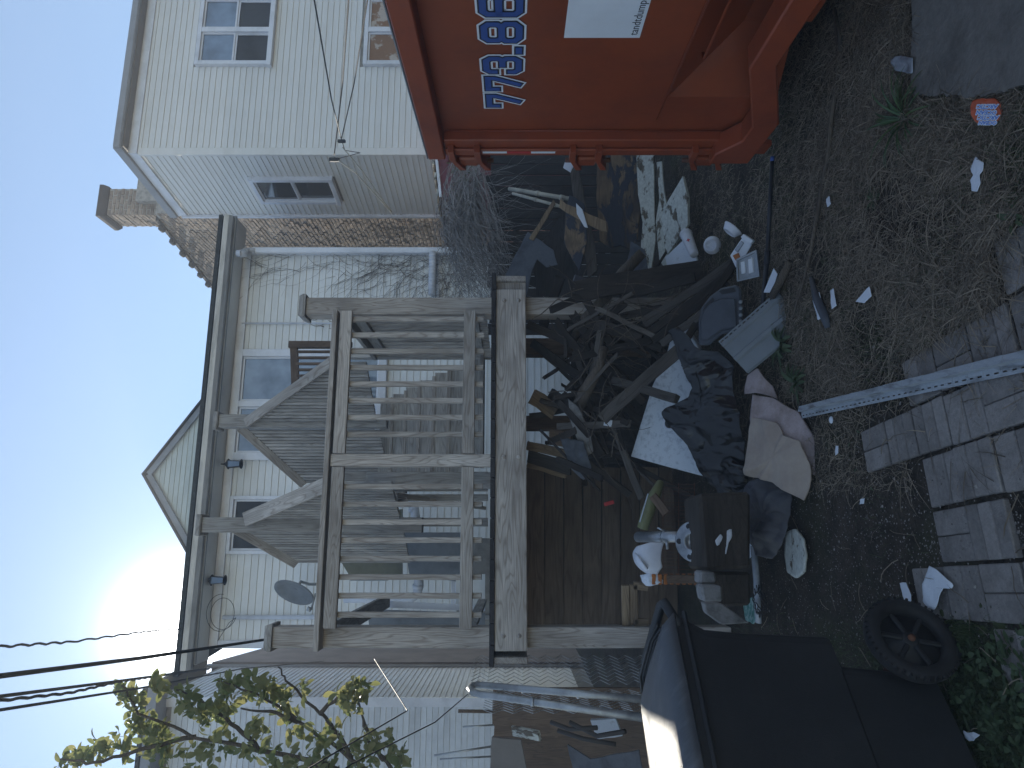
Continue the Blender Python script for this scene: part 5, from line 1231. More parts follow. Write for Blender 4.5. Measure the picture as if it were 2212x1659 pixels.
panel('stapled_lath', [(1210, 428), (1222, 440), (1310, 478), (1311, 500), (1300, 500), (1222, 458), (1208, 448)], 5.5, (0, -.95, .3), .025, M_tan, 'tan lath with staples jutting over the blue boards', 'lath')
panel('grey_plank', [(1228, 345), (1248, 345), (1262, 430), (1284, 520), (1290, 585), (1270, 600), (1262, 540), (1240, 440)], 6.0, (0, -.98, .2), .03, M_grey, 'grey nailed plank behind the stapled lath', 'plank')
panel('roofing_felt', [(1082, 632), (1088, 600), (1140, 500), (1196, 540), (1205, 572), (1180, 578), (1160, 560), (1148, 590), (1138, 640)], 6.2, (.1, -.97, .2), .006, M_felt, 'torn sheet of grey roofing felt hanging at the deck corner', 'roofing felt')
panel('bark_splinter', [(1196, 430), (1200, 440), (1152, 520), (1142, 515)], 6.2, (0, -1, .1), .02, M_tan, 'pale pointed splinter above the roofing felt', 'splinter')
panel('white_flake', [(1244, 438), (1258, 452), (1270, 492), (1262, 490), (1246, 462)], 5.45, (0, -1, .3), .01, M_white, 'white painted flake beside the stapled lath', 'flake')
panel('white_scrap_board', [(1220, 350), (1232, 340), (1240, 356), (1232, 372), (1216, 362)], 5.9, (0, -1, .3), .015, M_pvc, 'small white ribbed scrap below the lowest visible hinge', 'scrap')
panel('grey_rubber_sheet', [(1350, 600), (1362, 520), (1392, 540), (1402, 600), (1360, 620)], 5.5, (0, -.8, .6), .01, M_felt, 'pale grey sheet of lino behind the round branch', 'lino')
panel('dark_tarp', [(1150, 560), (1225, 440), (1260, 600), (1240, 640), (1160, 640)], 6.35, (0, -1, .2), .01, M_black, 'dark brown sheet hanging behind the roofing felt', 'sheet')
# conduits
for i, (a, c) in enumerate((((1100, 408, 6.9), (1245, 432, 6.3)), ((1108, 418, 6.8), (1225, 450, 6.2)))):
    t = thing('conduit_pipe', ('thicker' if i == 0 else 'thinner') + ' beige conduit pipe leaning behind the heap', 'pipe', P(*c))
    A_, B2 = P(*a), P(*c); b = MB(); b.tube([A_, B2], .021 if i == 0 else .015, 10); b.build('pipe', M_beige, t, smooth=True)
    b = MB()
    for f in (.45, .8): b = MB(); q = A_.lerp(B2, f); b.tube([q - (B2 - A_).normalized() * .02, q + (B2 - A_).normalized() * .02], .026 if i == 0 else .02, 10); b.build('coupling', M_beige, t, smooth=True)
# big dark plank on edge, round branch, and the named sticks
def stick(name, a, c, w_, th, mat, lab, cat_, nrm=(0, -.9, .4), rag=.004, seed=0, group=None):
    o = board(name, P(*a), P(*c), w_, th, mat, None, nrm, rag=rag, seed=seed); return setp(o, lab, cat_, group)
stick('dark_plank', (1242, 630, 5.15), (1515, 585, 4.9), .16, .045, M_dark, 'wide dark plank standing across the front of the heap', 'plank', rag=.006)
stick('long_batten', (1325, 822, 4.9), (1462, 862, 4.35), .055, .045, M_grey, 'grey square batten poking out over the foam board', 'batten', nrm=(.3, -.8, .5), rag=.002)
stick('flat_plank', (1300, 905, 4.75), (1478, 745, 4.5), .085, .03, M_grey, 'grey flat plank lying across the foam board', 'plank', rag=.003, seed=3)
stick('green_post', (1240, 600, 5.2), (1360, 640, 5.3), .05, .03, M_bag2, 'greenish metal fence post end beside the deck post', 'post', rag=.0)
b = MB(); b.tube([P(1388, 520 + 26, 5.2), P(1345, 590, 5.25), P(1310, 640, 5.2), P(1262, 690, 5.3), P(1228, 752, 5.5)], [.04, .045, .04, .038, .030], 10); setp(b.build('round_branch', M_twig, smooth=True), 'thick round branch leaning diagonally against the deck post', 'branch')
b = MB(); b.tube([P(1305, 752, 4.9), P(1296, 790, 4.85), P(1262, 850, 5.0), P(1240, 900, 5.3)], [.032, .036, .05, .05], 9); setp(b.build('sawn_branch', M_twig, smooth=True), 'sawn branch with a pale round end in the heap centre', 'branch')
stick('white_card', (1305, 912, 4.8), (1326, 916, 4.8), .045, .003, M_white, 'small speckled white card in the dark under the deck', 'card', rag=0)
stick('red_tag', (1305, 1090, 5.4), (1326, 1084, 5.4), .03, .006, M_red, 'small red plastic tag in the dark under the deck', 'tag', rag=0)
rs_ = random.Random(33); G_ = 'dark scrap sticks tangled in the heap'
fixed = [((1140, 700, 5.5), (1272, 760, 5.3)), ((1150, 740, 5.6), (1262, 820, 5.2)), ((1168, 720, 5.6), (1210, 600, 5.5)), ((1320, 690, 5.1), (1430, 665, 4.9)), ((1340, 640, 5.1), (1500, 600, 4.7)),
         ((1395, 700, 4.9), (1590, 560, 4.55)), ((1402, 720, 4.85), (1580, 590, 4.5)), ((1388, 690, 4.9), (1560, 600, 4.6)), ((1412, 735, 4.8), (1570, 610, 4.5)), ((1430, 742, 4.7), (1540, 660, 4.4)), ((1470, 755, 4.5), (1600, 545, 4.5)),
         ((1190, 850, 5.5), (1270, 905, 5.2)), ((1240, 870, 5.2), (1300, 985, 5.0)), ((1260, 640, 5.2), (1330, 760, 5.0)), ((1290, 700, 5.1), (1385, 735, 4.9)), ((1225, 660, 5.4), (1330, 820, 5.0)), ((1262, 730, 5.2), (1390, 870, 4.9))]
for i, (a, c) in enumerate(fixed):
    if 5 <= i <= 10: stick('scrap_lath', a, c, rs_.uniform(.035, .06), .02, M_grey if i % 2 else M_dark, 'thin weathered lath in the bundle beside the plastic shell', 'lath', seed=i, group='laths bundled beside the plastic shell')
    else: stick('scrap_stick', a, c, rs_.uniform(.04, .085), .03, M_dark, 'dark weathered scrap stick tangled in the heap under the deck', 'stick', seed=i, group=G_)
for i in range(130):
    px = rs_.uniform(1145, 1520); py = rs_.uniform(650, 1000); L = rs_.uniform(60, 190); a = rs_.gauss(.35, .75); D = rs_.uniform(4.9, 5.7)
    if px > 1360 and (py > 730 or px + L > 1560): continue
    if px + L * math.cos(a) < 1160 or px < 1165: continue
    stick('scrap_stick', (px, py, D), (px + L * math.cos(a), py + L * math.sin(a), D - rs_.uniform(-.1, .4)), rs_.uniform(.015, .06), rs_.uniform(.010, .024), M_dark if rs_.random() < .8 else M_grey, 'dark weathered scrap stick tangled in the heap under the deck', 'stick', seed=i % 9, group=G_)
b = MB()
for k in range(130):
    px = rs_.uniform(1230, 1540); py = rs_.uniform(610, 990)
    if px > 1360 and py > 730: continue
    p = P(px, py, rs_.uniform(4.55, 5.5)); d = V((rs_.uniform(-1, 1), rs_.uniform(-.5, .5), rs_.gauss(-.3, .8))).normalized(); L = rs_.uniform(.15, .6); pts = []
    for i in range(7): pts.append(p.copy()); p = p + d * L / 6; d = (d + V([rs_.uniform(-.3, .3) for _ in range(3)])).normalized(); p.z = max(p.z, .02)
    b.tube(pts, rs_.uniform(.0015, .0045), 5)
setp(b.build('twig_tangle', M_twig), 'tangle of thin dead twigs through the junk heap', None, None, 'stuff')
# paler boards stacked between deck and heap, left of the rear posts
pal = [((1140, 962, 5.6), (1235, 985, 5.3), .07, M_tan, 'pale splintered board at the top of the stack under the beam'), ((1142, 985, 5.6), (1232, 1012, 5.3), .10, M_grey, 'grey ragged board below the pale one under the beam'),
       ((1142, 1002, 5.6), (1222, 1024, 5.4), .06, M_tan, 'second pale board low in the stack under the beam'), ((1150, 855, 5.7), (1200, 890, 5.6), .13, M_tan, 'broken louvred shutter piece with tan slats'),
       ((1145, 900, 5.8), (1225, 885, 5.6), .05, M_grey, 'slim grey slat upright beside the shutter piece'), ((1190, 945, 5.4), (1235, 950, 5.3), .12, M_brownw, 'short brown plank end hanging under the beam')]
for i, (a, c, w_, m_, lab) in enumerate(pal): stick('scrap_board', a, c, w_, .03, m_, lab, 'board', seed=i)
sheet('plastic_scoop', None, 0, .01, M_cinder, 'long dusty tan plastic blade in the heap', 'blade', disp=.008, dome=.02, rings=8, nb=50, pts3=IMG([(1228, 862), (1250, 880), (1275, 930), (1282, 975), (1268, 985), (1248, 950), (1232, 905)], P(1255, 920, 5.0), V((0, -1, .2))), nrm=(0, -1, .2), ridge=False)
sheet('folded_sheet', None, 0, .006, M_felt, 'curled grey sheet hanging at the left of the heap', 'sheet', disp=.03, dome=.05, rings=10, nb=60, pts3=IMG([(1208, 935), (1232, 948), (1262, 950), (1278, 1010), (1262, 1035), (1235, 1010)], P(1240, 985, 5.0), V((0, -1, .2))), nrm=(0, -1, .2), freq=6)
# things in the dark on the left under the deck
b = MB(); b.tube([P(1388, 1142, 4.2), P(1398, 1110, 4.2), P(1414, 1070, 4.25), P(1428, 1042, 4.3)], [.034, .040, .036, .026], 12); setp(b.build('yellow_club', M_yel, smooth=True), 'dull yellow plastic bat leaning against the timber pile', 'bat')
stick('short_slat', (1410, 1070, 4.12), (1440, 1110, 4.05), .05, .02, M_brownw, 'short brown slat lying across the yellow bat', 'slat', rag=.002)
stick('steel_strip', (1382, 1128, 4.15), (1400, 1066, 4.15), .008, .004, M_chrome, 'thin shiny steel strip above the yellow bat', 'strip', rag=0)
t = thing('steel_tube', 'upright steel tube with an open end and hose clamp', 'pipe', P(1470, 1158, 3.95)); b = MB(); b.tube([P(1378, 1160, 4.3), P(1470, 1160, 3.95)], .033, 16, cap=False); o = b.build('tube', M_chrome, t, smooth=True); sm = o.modifiers.new('s', 'SOLIDIFY'); sm.thickness = .003
b = MB(); b.tube([P(1436, 1160, 4.08), P(1441, 1160, 4.06)], .038, 14); b.tube([P(1438, 1148, 4.0), P(1420, 1140, 4.0)], .006, 6); b.tube([P(1440, 1170, 4.0), P(1442, 1186, 4.0)], .010, 6); b.build('clamp', M_chrome, t, smooth=True)
hubc = P(1500, 1170, 3.85); hn = V((.1, -.8, .6)).normalized(); Mh = Matrix.Translation(hubc) @ frame(E1, hn).to_4x4(); t = thing('wheel_hub', 'round cast metal hub with bolt holes standing behind the timber', 'hub', hubc - Z * .1)
b = MB(); b.lathe([(.115, -.02), (.115, .0), (.108, .006), (.070, .010), (.060, .026), (.046, .030), (.044, .012), (.0, .010)], Mh, 32); b.build('disc', M_chrome, t, smooth=True)
for k in range(5): a = k * 1.257 + .3; b = MB(); b.lathe([(.0, .0), (.016, .0)], Mh @ Matrix.Translation((.088 * math.cos(a), .088 * math.sin(a), .0092)), 12); b.build('bolt_hole', M_cable, t)
t = thing('white_jug', 'dented white plastic jug lying in the dark under the deck', 'jug', P(1440, 1205, 4.1))
sheet('jug_body', None, 0, .004, M_pvc, None, None, disp=.012, dome=.11, rings=14, nb=60, freq=5, ridge=False, parent=t, pts3=IMG([(1368, 1196), (1385, 1176), (1412, 1168), (1434, 1172), (1437, 1220), (1420, 1244), (1400, 1232), (1380, 1215)], P(1405, 1205, 4.05), V((0, -.8, .6))), nrm=(0, -.8, .6))
b = MB(); b.tube([P(1372, 1196, 3.98), P(1385, 1212, 3.94), P(1398, 1228, 3.94)], .016, 8, flat=.5); b.build('mouth_rim', M_pvc, t, smooth=True)
sheet('white_bag', None, 0, .003, M_white, 'crumpled white carrier bag below the white jug', 'bag', disp=.03, dome=.05, rings=12, nb=60, freq=12, pts3=IMG([(1388, 1238), (1412, 1232), (1436, 1244), (1434, 1260), (1398, 1262)], P(1412, 1248, 4.05), V((0, -.8, .6))), nrm=(0, -.8, .6))
t = thing('orange_crate', 'orange slatted plastic crate standing in the dark', 'crate', P(1490, 1255, 3.9))
for k in range(9): board('slat', P(1412 + k * 13, 1240, 4.0), P(1412 + k * 13, 1262, 4.0), .022, .02, M_ora, t, (0, -1, 0))
board('crate_side', P(1410, 1251, 4.03), P(1525, 1251, 3.9), .05, .01, M_brownw, t, (0, -1, 0))
t = thing('wooden_stand', 'small open wooden frame under the deck beside the bin handle', 'frame', P(1375, 1300, 4.9))
for a, c in (((1350, 1264), (1352, 1350)), ((1368, 1262), (1370, 1348)), ((1368, 1264), (1400, 1268)), ((1370, 1344), (1400, 1345))): board('frame_bar', P(*a, 4.9), P(*c, 4.9), .055, .03, M_tan, t, (0, -1, 0))
# crib of old timbers and blocks
t = thing('old_timber', 'massive dark squared timber with white paint marks on its end', 'timber', G(1620, 1150)); q = IMG([(1509, 1066), (1521, 1232), (1622, 1228), (1622, 1062)], P(1560, 1150, 3.62), V((.25, -1, .05)))
b = MB(); b.prism(q, V((-.25, 1, 0)).normalized(), .34); b.build('beam', M_timber, t, bevel=.018)
sheet('paint_mark', None, 0, .001, M_white, None, None, disp=.0, rings=3, nb=20, parent=t, pts3=IMG([(1545, 1168), (1556, 1153), (1562, 1160), (1554, 1176), (1548, 1180)], P(1560, 1150, 3.612), V((.25, -1, .05))), nrm=(.25, -1, 0), edge=.004)
sheet('paint_mark', None, 0, .001, M_white, None, None, disp=.0, rings=3, nb=20, parent=t, pts3=IMG([(1570, 1146), (1580, 1142), (1582, 1160), (1574, 1172), (1568, 1200), (1566, 1198), (1570, 1164)], P(1560, 1150, 3.612), V((.25, -1, .05))), nrm=(.25, -1, 0), edge=.004)
b = MB(); b.prism(IMG([(1534, 1236), (1540, 1312), (1622, 1308), (1622, 1236)], P(1580, 1270, 3.75), V((.25, -1, .05))), V((-.25, 1, 0)).normalized(), .3); setp(b.build('timber_block', M_timber, bevel=.015), 'second dark timber block beside the massive one', 'timber')
for pl, D, lab in (([(1512, 1234), (1512, 1262), (1548, 1260), (1546, 1236)], 3.55, 'grey concrete block wedged above the timber block'), ([(1514, 1264), (1520, 1300), (1562, 1300), (1560, 1266)], 3.48, 'larger grey concrete block below the wedged one')):
    b = MB(); b.prism(IMG(pl, P(1535, 1260, D), V((.2, -1, .1))), V((-.2, 1, 0)).normalized(), .12); setp(b.build('concrete_block', M_cinder, bevel=.01), lab, 'block')
b = MB(); b.prism(IMG([(1520, 1302), (1560, 1304), (1620, 1346), (1560, 1350), (1526, 1325)], P(1560, 1325, 3.3), V((.2, -1, .1))), V((-.2, 1, 0)).normalized(), .06); setp(b.build('stone_slab', M_cinder, bevel=.006), 'broken grey stone slab beside the bin', 'slab')
# wire grid under the deck
b = MB()
for k in range(28): b.tube([P(1432, 1045 + k * 8, 4.35), P(1500, 1047 + k * 8, 4.2)], .0016, 4)
for px in (1432, 1466, 1500): b.tube([P(px, 1043, 4.35 - (px - 1432) * .002), P(px, 1265, 4.35 - (px - 1432) * .002)], .003, 4)
setp(b.build('wire_grid', M_rust), 'rusty wire grid panel in the dark under the deck', 'wire grid')

# ------------------------------------------------------------------ gate, yard and junk on the left beyond the bin
gt = thing('chain_link_gate', 'galvanised chain link gate with rounded pipe frame beside the deck', 'gate', P(1400, 1500, 4.2))
b = MB(); b.tube([P(1400, 1512, 3.95), P(1033, 1479, 4.6), P(1020, 1481, 4.65), P(1015, 1488, 4.5), P(1022, 1496, 4.3), P(1040, 1500, 4.25), P(1400, 1552, 3.55)], .022, 12); b.build('pipe_frame', M_galv, gt, smooth=True)
for px, py, D in ((1130, 1489, 4.42), (1250, 1500, 4.2), (1150, 1516, 4.0), (1300, 1536, 3.75)): b = MB(); q = P(px, py, D); b.tube([q + Z * .012, q - Z * .012], .026, 10); b.build('tie_band', M_chrome, gt, smooth=True)
def mesh_link(A, B_, z0, z1, pitch=.058):
    d = V((B_.x - A.x, B_.y - A.y, 0)); L = d.length; d.normalize(); nn = d.cross(Z); b = MB(); n = int(L / pitch) + 1
    for k in range(n):
        pts = []; z = z0; i = 0
        while z < z1: pts.append(V((A.x, A.y, 0)) + d * (pitch * (k + (i % 2))) + nn * (.003 if i % 2 else -.003) + Z * z); z += pitch; i += 1
        b.tube(pts, .0026, 3, cap=False)
    return b
o = mesh_link(P(1200, 1478, 4.55), P(1200, 1418, 5.0), .55, 1.86).build('wire_mesh', M_galv, gt); o['kind'] = 'stuff'
o = mesh_link(P(1200, 1540, 3.9), P(1200, 1492, 4.45), .5, 1.75).build('wire_mesh', M_galv, gt); o['kind'] = 'stuff'
lf = thing('board_shed', 'low brown board shed at the far left behind the gate', 'shed', P(1400, 1600, 6.5))
for k in range(9): a = P(1500, 1500 + k * 26, 6.6); a.z = 0; top = P(1066 + (6 if k > 2 else 0) - k * 1.5, 1500 + k * 26, 6.6).z; board('shed_board', a, V((a.x, a.y, top)), .135, .02, M_brownw, lf, (0, -1, 0), rag=.002, seed=k % 5)
stick('white_board', (1108, 1578, 5.9), (1166, 1590, 5.7), .08, .03, M_wpeel, 'short white board leaning on the brown shed', 'board', rag=.002)
panel('leaning_panel', [(1062, 1592), (1125, 1598), (1140, 1670), (1058, 1670)], 5.6, (.2, -1, .1), .02, M_tbrown, 'brown leaning panel at the left edge below the tree', 'panel')
panel('plastic_sheeting', [(1225, 1608), (1275, 1640), (1380, 1620), (1390, 1675), (1240, 1675)], 5.2, (.2, -.9, .5), .02, M_felt, 'grey plastic sheeting behind the bin lid', 'sheeting')
b = MB()
for pl in (((1205, 1578, 5.4), (1260, 1596, 5.3), (1330, 1608, 5.2)), ((1190, 1560, 5.4), (1230, 1575, 5.3), (1290, 1572, 5.2)), ((1230, 1560, 5.3), (1290, 1590, 5.2), (1350, 1580, 5.0))): b.tube([P(*p) for p in pl], .018, 8)
setp(b.build('bicycle_tubes', M_cable, smooth=True), 'dark bent tubes leaning behind the gate', 'tubes')
panel('white_tub', [(1275, 1556), (1330, 1552), (1345, 1590), (1290, 1598)], 5.5, (0, -1, .3), .03, M_white, 'pale plastic tub lying behind the gate', 'tub')
for i, (a, c, r_, lab) in enumerate((((990, 1536, 6.2), (1066, 1537, 6.2), .016, 'dark wooden stake standing above the brown shed'), ((1000, 1570, 6.3), (1066, 1566, 6.3), .008, 'thin grey rod left of the wooden stake'), ((938, 1652 - 20, 6.0), (1064, 1612, 6.0), .009, 'slanting pale rod above the shed'), ((950, 1640, 6.1), (1064, 1634, 6.1), .008, 'upright thin rod at the left edge above the shed'))):
    b = MB(); b.tube([P(*a), P(*c)], r_, 8); setp(b.build('rod', M_brownw if i == 0 else M_galv, smooth=True), lab, 'rod')

# ------------------------------------------------------------------ dead vines
def vine_obj(name, lab, gen, n, mat, cat_='vine', r=(.002, .005)):
    b = MB()
    for k in range(n): b.tube(gen(k), [rg.uniform(*r) * f for f in (1, .9, .8, .7, .6, .5, .4, .3)], 3, cap=False)
    o = b.build(name, mat); setp(o, lab, cat_); return o
def droop(k):
    # bush: stems spring from the fence top near the dumpster and arch down to the left
    p = P(rg.uniform(975, 1045), rg.uniform(338, 520), rg.uniform(7.3, 7.9)); tgt = P(rg.uniform(1000, 1110), min(660, rg.uniform(470, 680)), rg.uniform(6.9, 7.9)); pts = []
    j = V((rg.uniform(-.15, .15), rg.uniform(-.25, .1), rg.uniform(-.1, .35)))
    for i in range(8): t_ = i / 7; pts.append(p.lerp(tgt, t_) + j * math.sin(t_ * 3.1) + V((rg.uniform(-1, 1), rg.uniform(-1, 1), rg.uniform(-1, 1))) * .018)
    return pts
vine_obj('dead_vine', 'thick grey thatch of dead vine spilling over the fence corner', droop, 620, M_vine)
def straggle(k):
    p = P(rg.uniform(1000, 1080), rg.uniform(370, 620), rg.uniform(6.9, 7.7)); a = rg.gauss(-1.0, .6); L = rg.uniform(.25, .75); pts = []; d = V((math.cos(a) * rg.choice((-1, 1)) * .6, -.1, -.9)).normalized()
    for i in range(8): pts.append(p.copy()); p = p + d * L / 7; d = (d + V((rg.uniform(-1, 1), rg.uniform(-.5, .5), rg.uniform(-1, 1))) * .35).normalized()
    return pts
vine_obj('dead_vine', 'long loose vine stems hanging down the dark fence', straggle, 90, M_vine, r=(.0015, .004))
def wallvine(k):
    mode = k % 3
    if mode == 0: s0, z0, a = rg.uniform(5.45, 5.95), rg.uniform(1.8, 5.6), rg.gauss(1.57, .35)
    elif mode == 1: s0, z0, a = rg.uniform(5.2, 5.9), rg.uniform(1.7, 3.9), rg.gauss(2.4, .5)
    else: s0, z0, a = rg.uniform(4.9, 5.8), rg.uniform(1.7, 2.9), rg.uniform(0, 6.28)
    L = rg.uniform(.35, 1.1); pts = []
    for i in range(8): pts.append(OL + E1 * s0 - N1 * (.03 + .03 * rg.random()) + Z * z0); s0 = min(6.0, s0 + math.cos(a) * L / 7); z0 += math.sin(a) * L / 7; a += rg.uniform(-.45, .45)
    return pts
vine_obj('wall_vine', 'bare brown vine web clinging to the right corner of the low house', wallvine, 330, M_vined, r=(.0016, .005))
def brickvine(k):
    t0, z0, a = rg.uniform(.0, 1.6), rg.uniform(1.8, 4.5), rg.uniform(1, 2.4); L = rg.uniform(.4, 1.3); pts = []
    for i in range(8): pts.append(B0 + N1 * t0 - E1 * .05 + Z * z0); t0 = max(0, t0 + math.cos(a) * L / 7); z0 += math.sin(a) * L / 7; a += rg.uniform(-.5, .5)
    return pts
vine_obj('wall_vine', 'thin vine stems climbing the old brick wall', brickvine, 60, M_vine, r=(.002, .004))
def pods(k):
    q = OL + E1 * rg.uniform(4.55, 5.05) - N1 * .08 + Z * rg.uniform(4.0, 4.5); d = V((rg.uniform(-.2, .2), 0, 1)).normalized(); return [q + d * .03 * i + V((0.01 * math.sin(i), 0, 0)) for i in range(8)]
vine_obj('seed_pods', 'hanging reddish seed pods beside the thin wall conduit', pods, 14, M_brownw, r=(.008, .012), cat_='seed pods')
b = MB()
for k in range(260):
    q = P(rg.uniform(970, 1030), rg.uniform(338, 470), rg.uniform(7.4, 7.9)); a = rg.uniform(0, 6.28); leafshape(b, q, V((math.cos(a), rg.uniform(-.5, .5), math.sin(a))).normalized(), V((0, -1, .3)).normalized(), rg.uniform(.02, .05), rg.uniform(.008, .016), n=3)
setp(b.build('cedar_sprig', leafm('cedar_leaf', (.06, .08, .02), (.13, .14, .05), .3), smooth=False), 'yellow-green sprigs at the top of the vine thatch by the dumpster', None, None, 'stuff')

# ------------------------------------------------------------------ service wires
def cable(name, pts, r_, lab, mat=None, wob=0, cat_='cable', n=26):
    P3 = [P(*p) for p in pts]; out_ = []
    for i in range(len(P3) - 1):
        for k in range(n): out_.append(P3[i].lerp(P3[i + 1], k / n))
    out_.append(P3[-1])
    if wob: out_ = [p + V((math.sin(i * 1.3), 0, math.cos(i * 1.3))) * wob for i, p in enumerate(out_)]
    b = MB(); b.tube(out_, r_, 6); return setp(b.build(name, mat or M_cable, smooth=True), lab, cat_)
cable('power_cable', [(-60, 1401, 3.6), (150, 1387, 5.0), (325, 1363, 7.5), (398, 1358, 9.4)], .008, 'twisted overhead cable running into the sun glare', wob=.006)
cable('power_cable', [(-60, 1468, 2.6), (300, 1422, 4.2), (585, 1380, 6.0), (640, 1365, 6.6)], .012, 'thickest overhead cable passing the roof corner')
cable('power_cable', [(-60, 1512, 2.8), (250, 1472, 4.5), (450, 1444, 8.0), (470, 1440, 12)], .009, 'upper cable of the close overhead pair')
cable('power_cable', [(-60, 1520, 2.75), (150, 1497, 3.7), (260, 1472, 4.7), (330, 1462, 5.5), (450, 1446, 8.2)], .008, 'lower cable of the close overhead pair', wob=.003)
cable('power_cable', [(-60, 1543, 2.6), (300, 1487, 4.8), (520, 1445, 8), (700, 1428, 12)], .0075, 'lowest long overhead cable crossing the tree top')
cable('power_cable', [(500, 1760, 2.8), (700, 1640, 3.6), (1000, 1560, 4.6), (1210, 1430, 6.0)][:2] + [(880, 1535, 4.8), (1498 * .54, 1424, 7.5)], .0045, 'thin wire slanting across the left house wall')
cable('power_cable', [(640, 1740, 2.8), (760, 1650, 3.6), (940, 1560, 5.0), (1010, 1500, 6.2)], .0045, 'second thin wire slanting low across the left house')
cable('service_wire', [(672, -40, 6.5), (716, 215, 8.5), (737, 300, 10.6)], .008, 'dark service wire crossing the cream house front')
cable('service_wire', [(756, -40, 7.5), (740, 180, 9.5), (722, 335, 11.0)], .010, 'doubled service wire dropping to the cream house corner')
cable('service_wire', [(800, -40, 7.5), (765, 180, 9.5), (738, 298, 10.6)], .009, 'third service wire converging on the same splice')
cable('service_wire', [(737, 300, 10.6), (745, 325, 10.9), (778, 330, 11.0), (722, 345, 11.0)], .006, 'slack drip loops of wire at the splice', n=8)
cable('service_wire', [(722, 340, 11.0), (770, 375, 10.9), (815, 425, 11.0), (848, 462, 11.2)], .010, 'wire coloured pale as if sunlit running down across the siding', M_beige)  # sunlight on this wire and the next is put into their beige colour
cable('service_wire', [(740, 318, 10.8), (785, 372, 10.85), (812, 412, 10.95), (846, 458, 11.2)], .009, 'second wire coloured pale as if sunlit meeting the first one', M_beige)
b = MB(); b.box(P(722, 345, 11.0), .06, .06, .16); b.box(P(738, 305, 10.6), .05, .05, .12); setp(b.build('wire_splice', M_cable, bevel=.01), 'dark splice clamps where the service wires meet', 'splice')

# ------------------------------------------------------------------ pear tree at the left
tr = thing('pear_tree', 'young pear tree with sunlit yellow-green leaves at the left edge', 'tree', V((-3.6, 4.9, 0)))
limbs = [[(1500, 1900, 4.9), (1150, 1830, 4.9), (900, 1740, 4.9), (700, 1650, 4.9)], [(900, 1740, 4.9), (760, 1640, 4.9), (650, 1560, 4.85), (560, 1500, 4.8), (470, 1470, 4.8)],
         [(760, 1640, 4.9), (720, 1570, 4.9), (690, 1540, 4.9), (625, 1480, 4.9), (600, 1440, 4.9)], [(700, 1650, 4.9), (560, 1620, 4.8), (420, 1590, 4.8), (300, 1540, 4.7), (262, 1480, 4.7)],
         [(420, 1590, 4.8), (300, 1620, 4.7), (200, 1650, 4.6), (130, 1640, 4.6)], [(560, 1620, 4.8), (500, 1560, 4.8), (430, 1510, 4.8), (380, 1490, 4.8)], [(900, 1740, 4.9), (830, 1640, 5.0), (790, 1570, 5.0), (765, 1500, 5.0)],
         [(830, 1640, 5.0), (800, 1610, 5.0), (780, 1540, 5.0)], [(900, 1740, 4.9), (870, 1690, 5.0), (860, 1640, 5.0)], [(700, 1650, 4.9), (640, 1660, 4.8), (560, 1690, 4.8)], [(690, 1540, 4.9), (740, 1500, 4.9), (770, 1480, 4.9)], [(650, 1560, 4.85), (600, 1540, 4.8), (520, 1530, 4.8)]]
for i, l in enumerate(limbs):
    pts = [P(*p) for p in l]; fine = []
    for k in range(len(pts) - 1):
        for q in range(5): fine.append(pts[k].lerp(pts[k + 1], q / 5) + V([rg.uniform(-1, 1) * .010 for _ in range(3)]))
    fine.append(pts[-1]); r0 = .07 if i == 0 else .018; b = MB(); b.tube(fine, [r0 * (1 - .75 * k / len(fine)) for k in range(len(fine))], 7); b.build('trunk' if i == 0 else 'limb', M_twig, tr, smooth=True)
bl_ = MB(); leafshape(bl_, V((0, 0, 0)), V((1, 0, 0)), Z, 1.0, .55, n=4); lme = bpy.data.meshes.new('leaf'); lme.from_pydata(bl_.v, [], bl_.f); lme.materials.append(M_leaf); lme.polygons.foreach_set('use_smooth', [True] * len(lme.polygons))
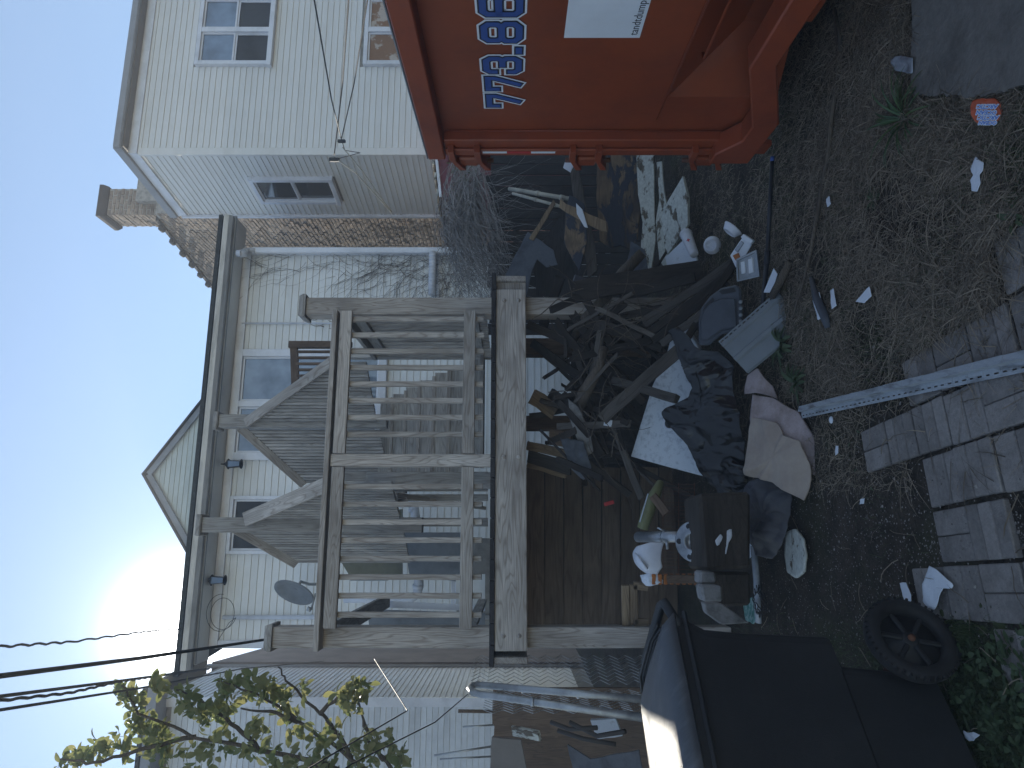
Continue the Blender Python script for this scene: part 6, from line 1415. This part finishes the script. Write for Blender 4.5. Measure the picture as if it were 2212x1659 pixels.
clusters = [(140, 1648, 14, 20), (175, 1635, 20, 26), (215, 1620, 24, 34), (262, 1610, 26, 40), (265, 1500, 20, 30), (290, 1510, 22, 30), (300, 1550, 30, 46), (345, 1480, 22, 34), (330, 1580, 34, 60), (340, 1630, 40, 60), (400, 1505, 22, 34), (425, 1530, 20, 30), (440, 1550, 20, 26),
            (495, 1480, 18, 26), (490, 1510, 22, 36), (480, 1540, 22, 34), (545, 1478, 24, 36), (575, 1490, 26, 36), (600, 1500, 22, 30), (615, 1530, 22, 28), (560, 1570, 22, 26), (660, 1485, 16, 18), (640, 1565, 22, 24), (550, 1610, 30, 40), (480, 1600, 30, 34), (600, 1640, 34, 40),
            (738, 1500, 18, 22), (765, 1495, 22, 34), (788, 1490, 16, 20), (760, 1530, 20, 26), (720, 1590, 26, 28), (690, 1600, 24, 26), (800, 1600, 24, 34), (840, 1610, 22, 26), (860, 1640, 20, 24), (780, 1640, 36, 44), (700, 1650, 34, 36), (640, 1655, 30, 30), (430, 1640, 40, 40)]
lv = []
for (px, py, rad, n) in clusters:
    for k in range(n):
        a = rg.uniform(0, 6.28); r_ = rad * rg.random() ** .5; q = P(px + r_ * math.cos(a), py + r_ * math.sin(a), 4.85 + rg.uniform(-.18, .18))
        d = V((rg.uniform(-1, 1), rg.uniform(-.8, .8), rg.uniform(-.9, .7))).normalized(); up = V((rg.uniform(-1, 1), rg.uniform(-1, 1), rg.uniform(.1, 1))).normalized(); up = (up - d * up.dot(d)).normalized()
        s_ = rg.uniform(.05, .10); lv.append((q, d, up, s_))
rest = MB(); tl = wloc(tr)
for i, (q, d, up, s_) in enumerate(lv):
    M3 = Matrix((d, up.cross(d), up)).transposed()
    if i % 4 == 0 and i < 1200:
        o = bpy.data.objects.new('leaf', lme); o.rotation_euler = M3.to_euler(); o.scale = (s_,) * 3; o.location = q - tl; o.parent = tr; C.objects.link(o)
    else: rest.add([q + (M3 @ v) * s_ for v in bl_.v], bl_.f)
o = rest.build('foliage', M_leaf, tr, smooth=True); o['kind'] = 'stuff'
# ------------------------------------------------------------------ haze volume added to lift dark tones, standing in for lens glare
hm = bpy.data.materials.new('haze'); hm.use_nodes = True; ht = hm.node_tree; ht.nodes.remove(ht.nodes['Principled BSDF'])
pv = ht.nodes.new('ShaderNodeVolumePrincipled'); pv.inputs['Color'].default_value = (.93, .95, 1, 1); pv.inputs['Density'].default_value = .010; pv.inputs['Anisotropy'].default_value = .1
ht.links.new(pv.outputs[0], ht.nodes['Material Output'].inputs['Volume'])
b = MB(); b.box((0, 10, 4.6), 82, 82, 11.4); setp(b.build('haze', hm), 'thin pale haze added in place of lens glare', None, None, 'stuff')
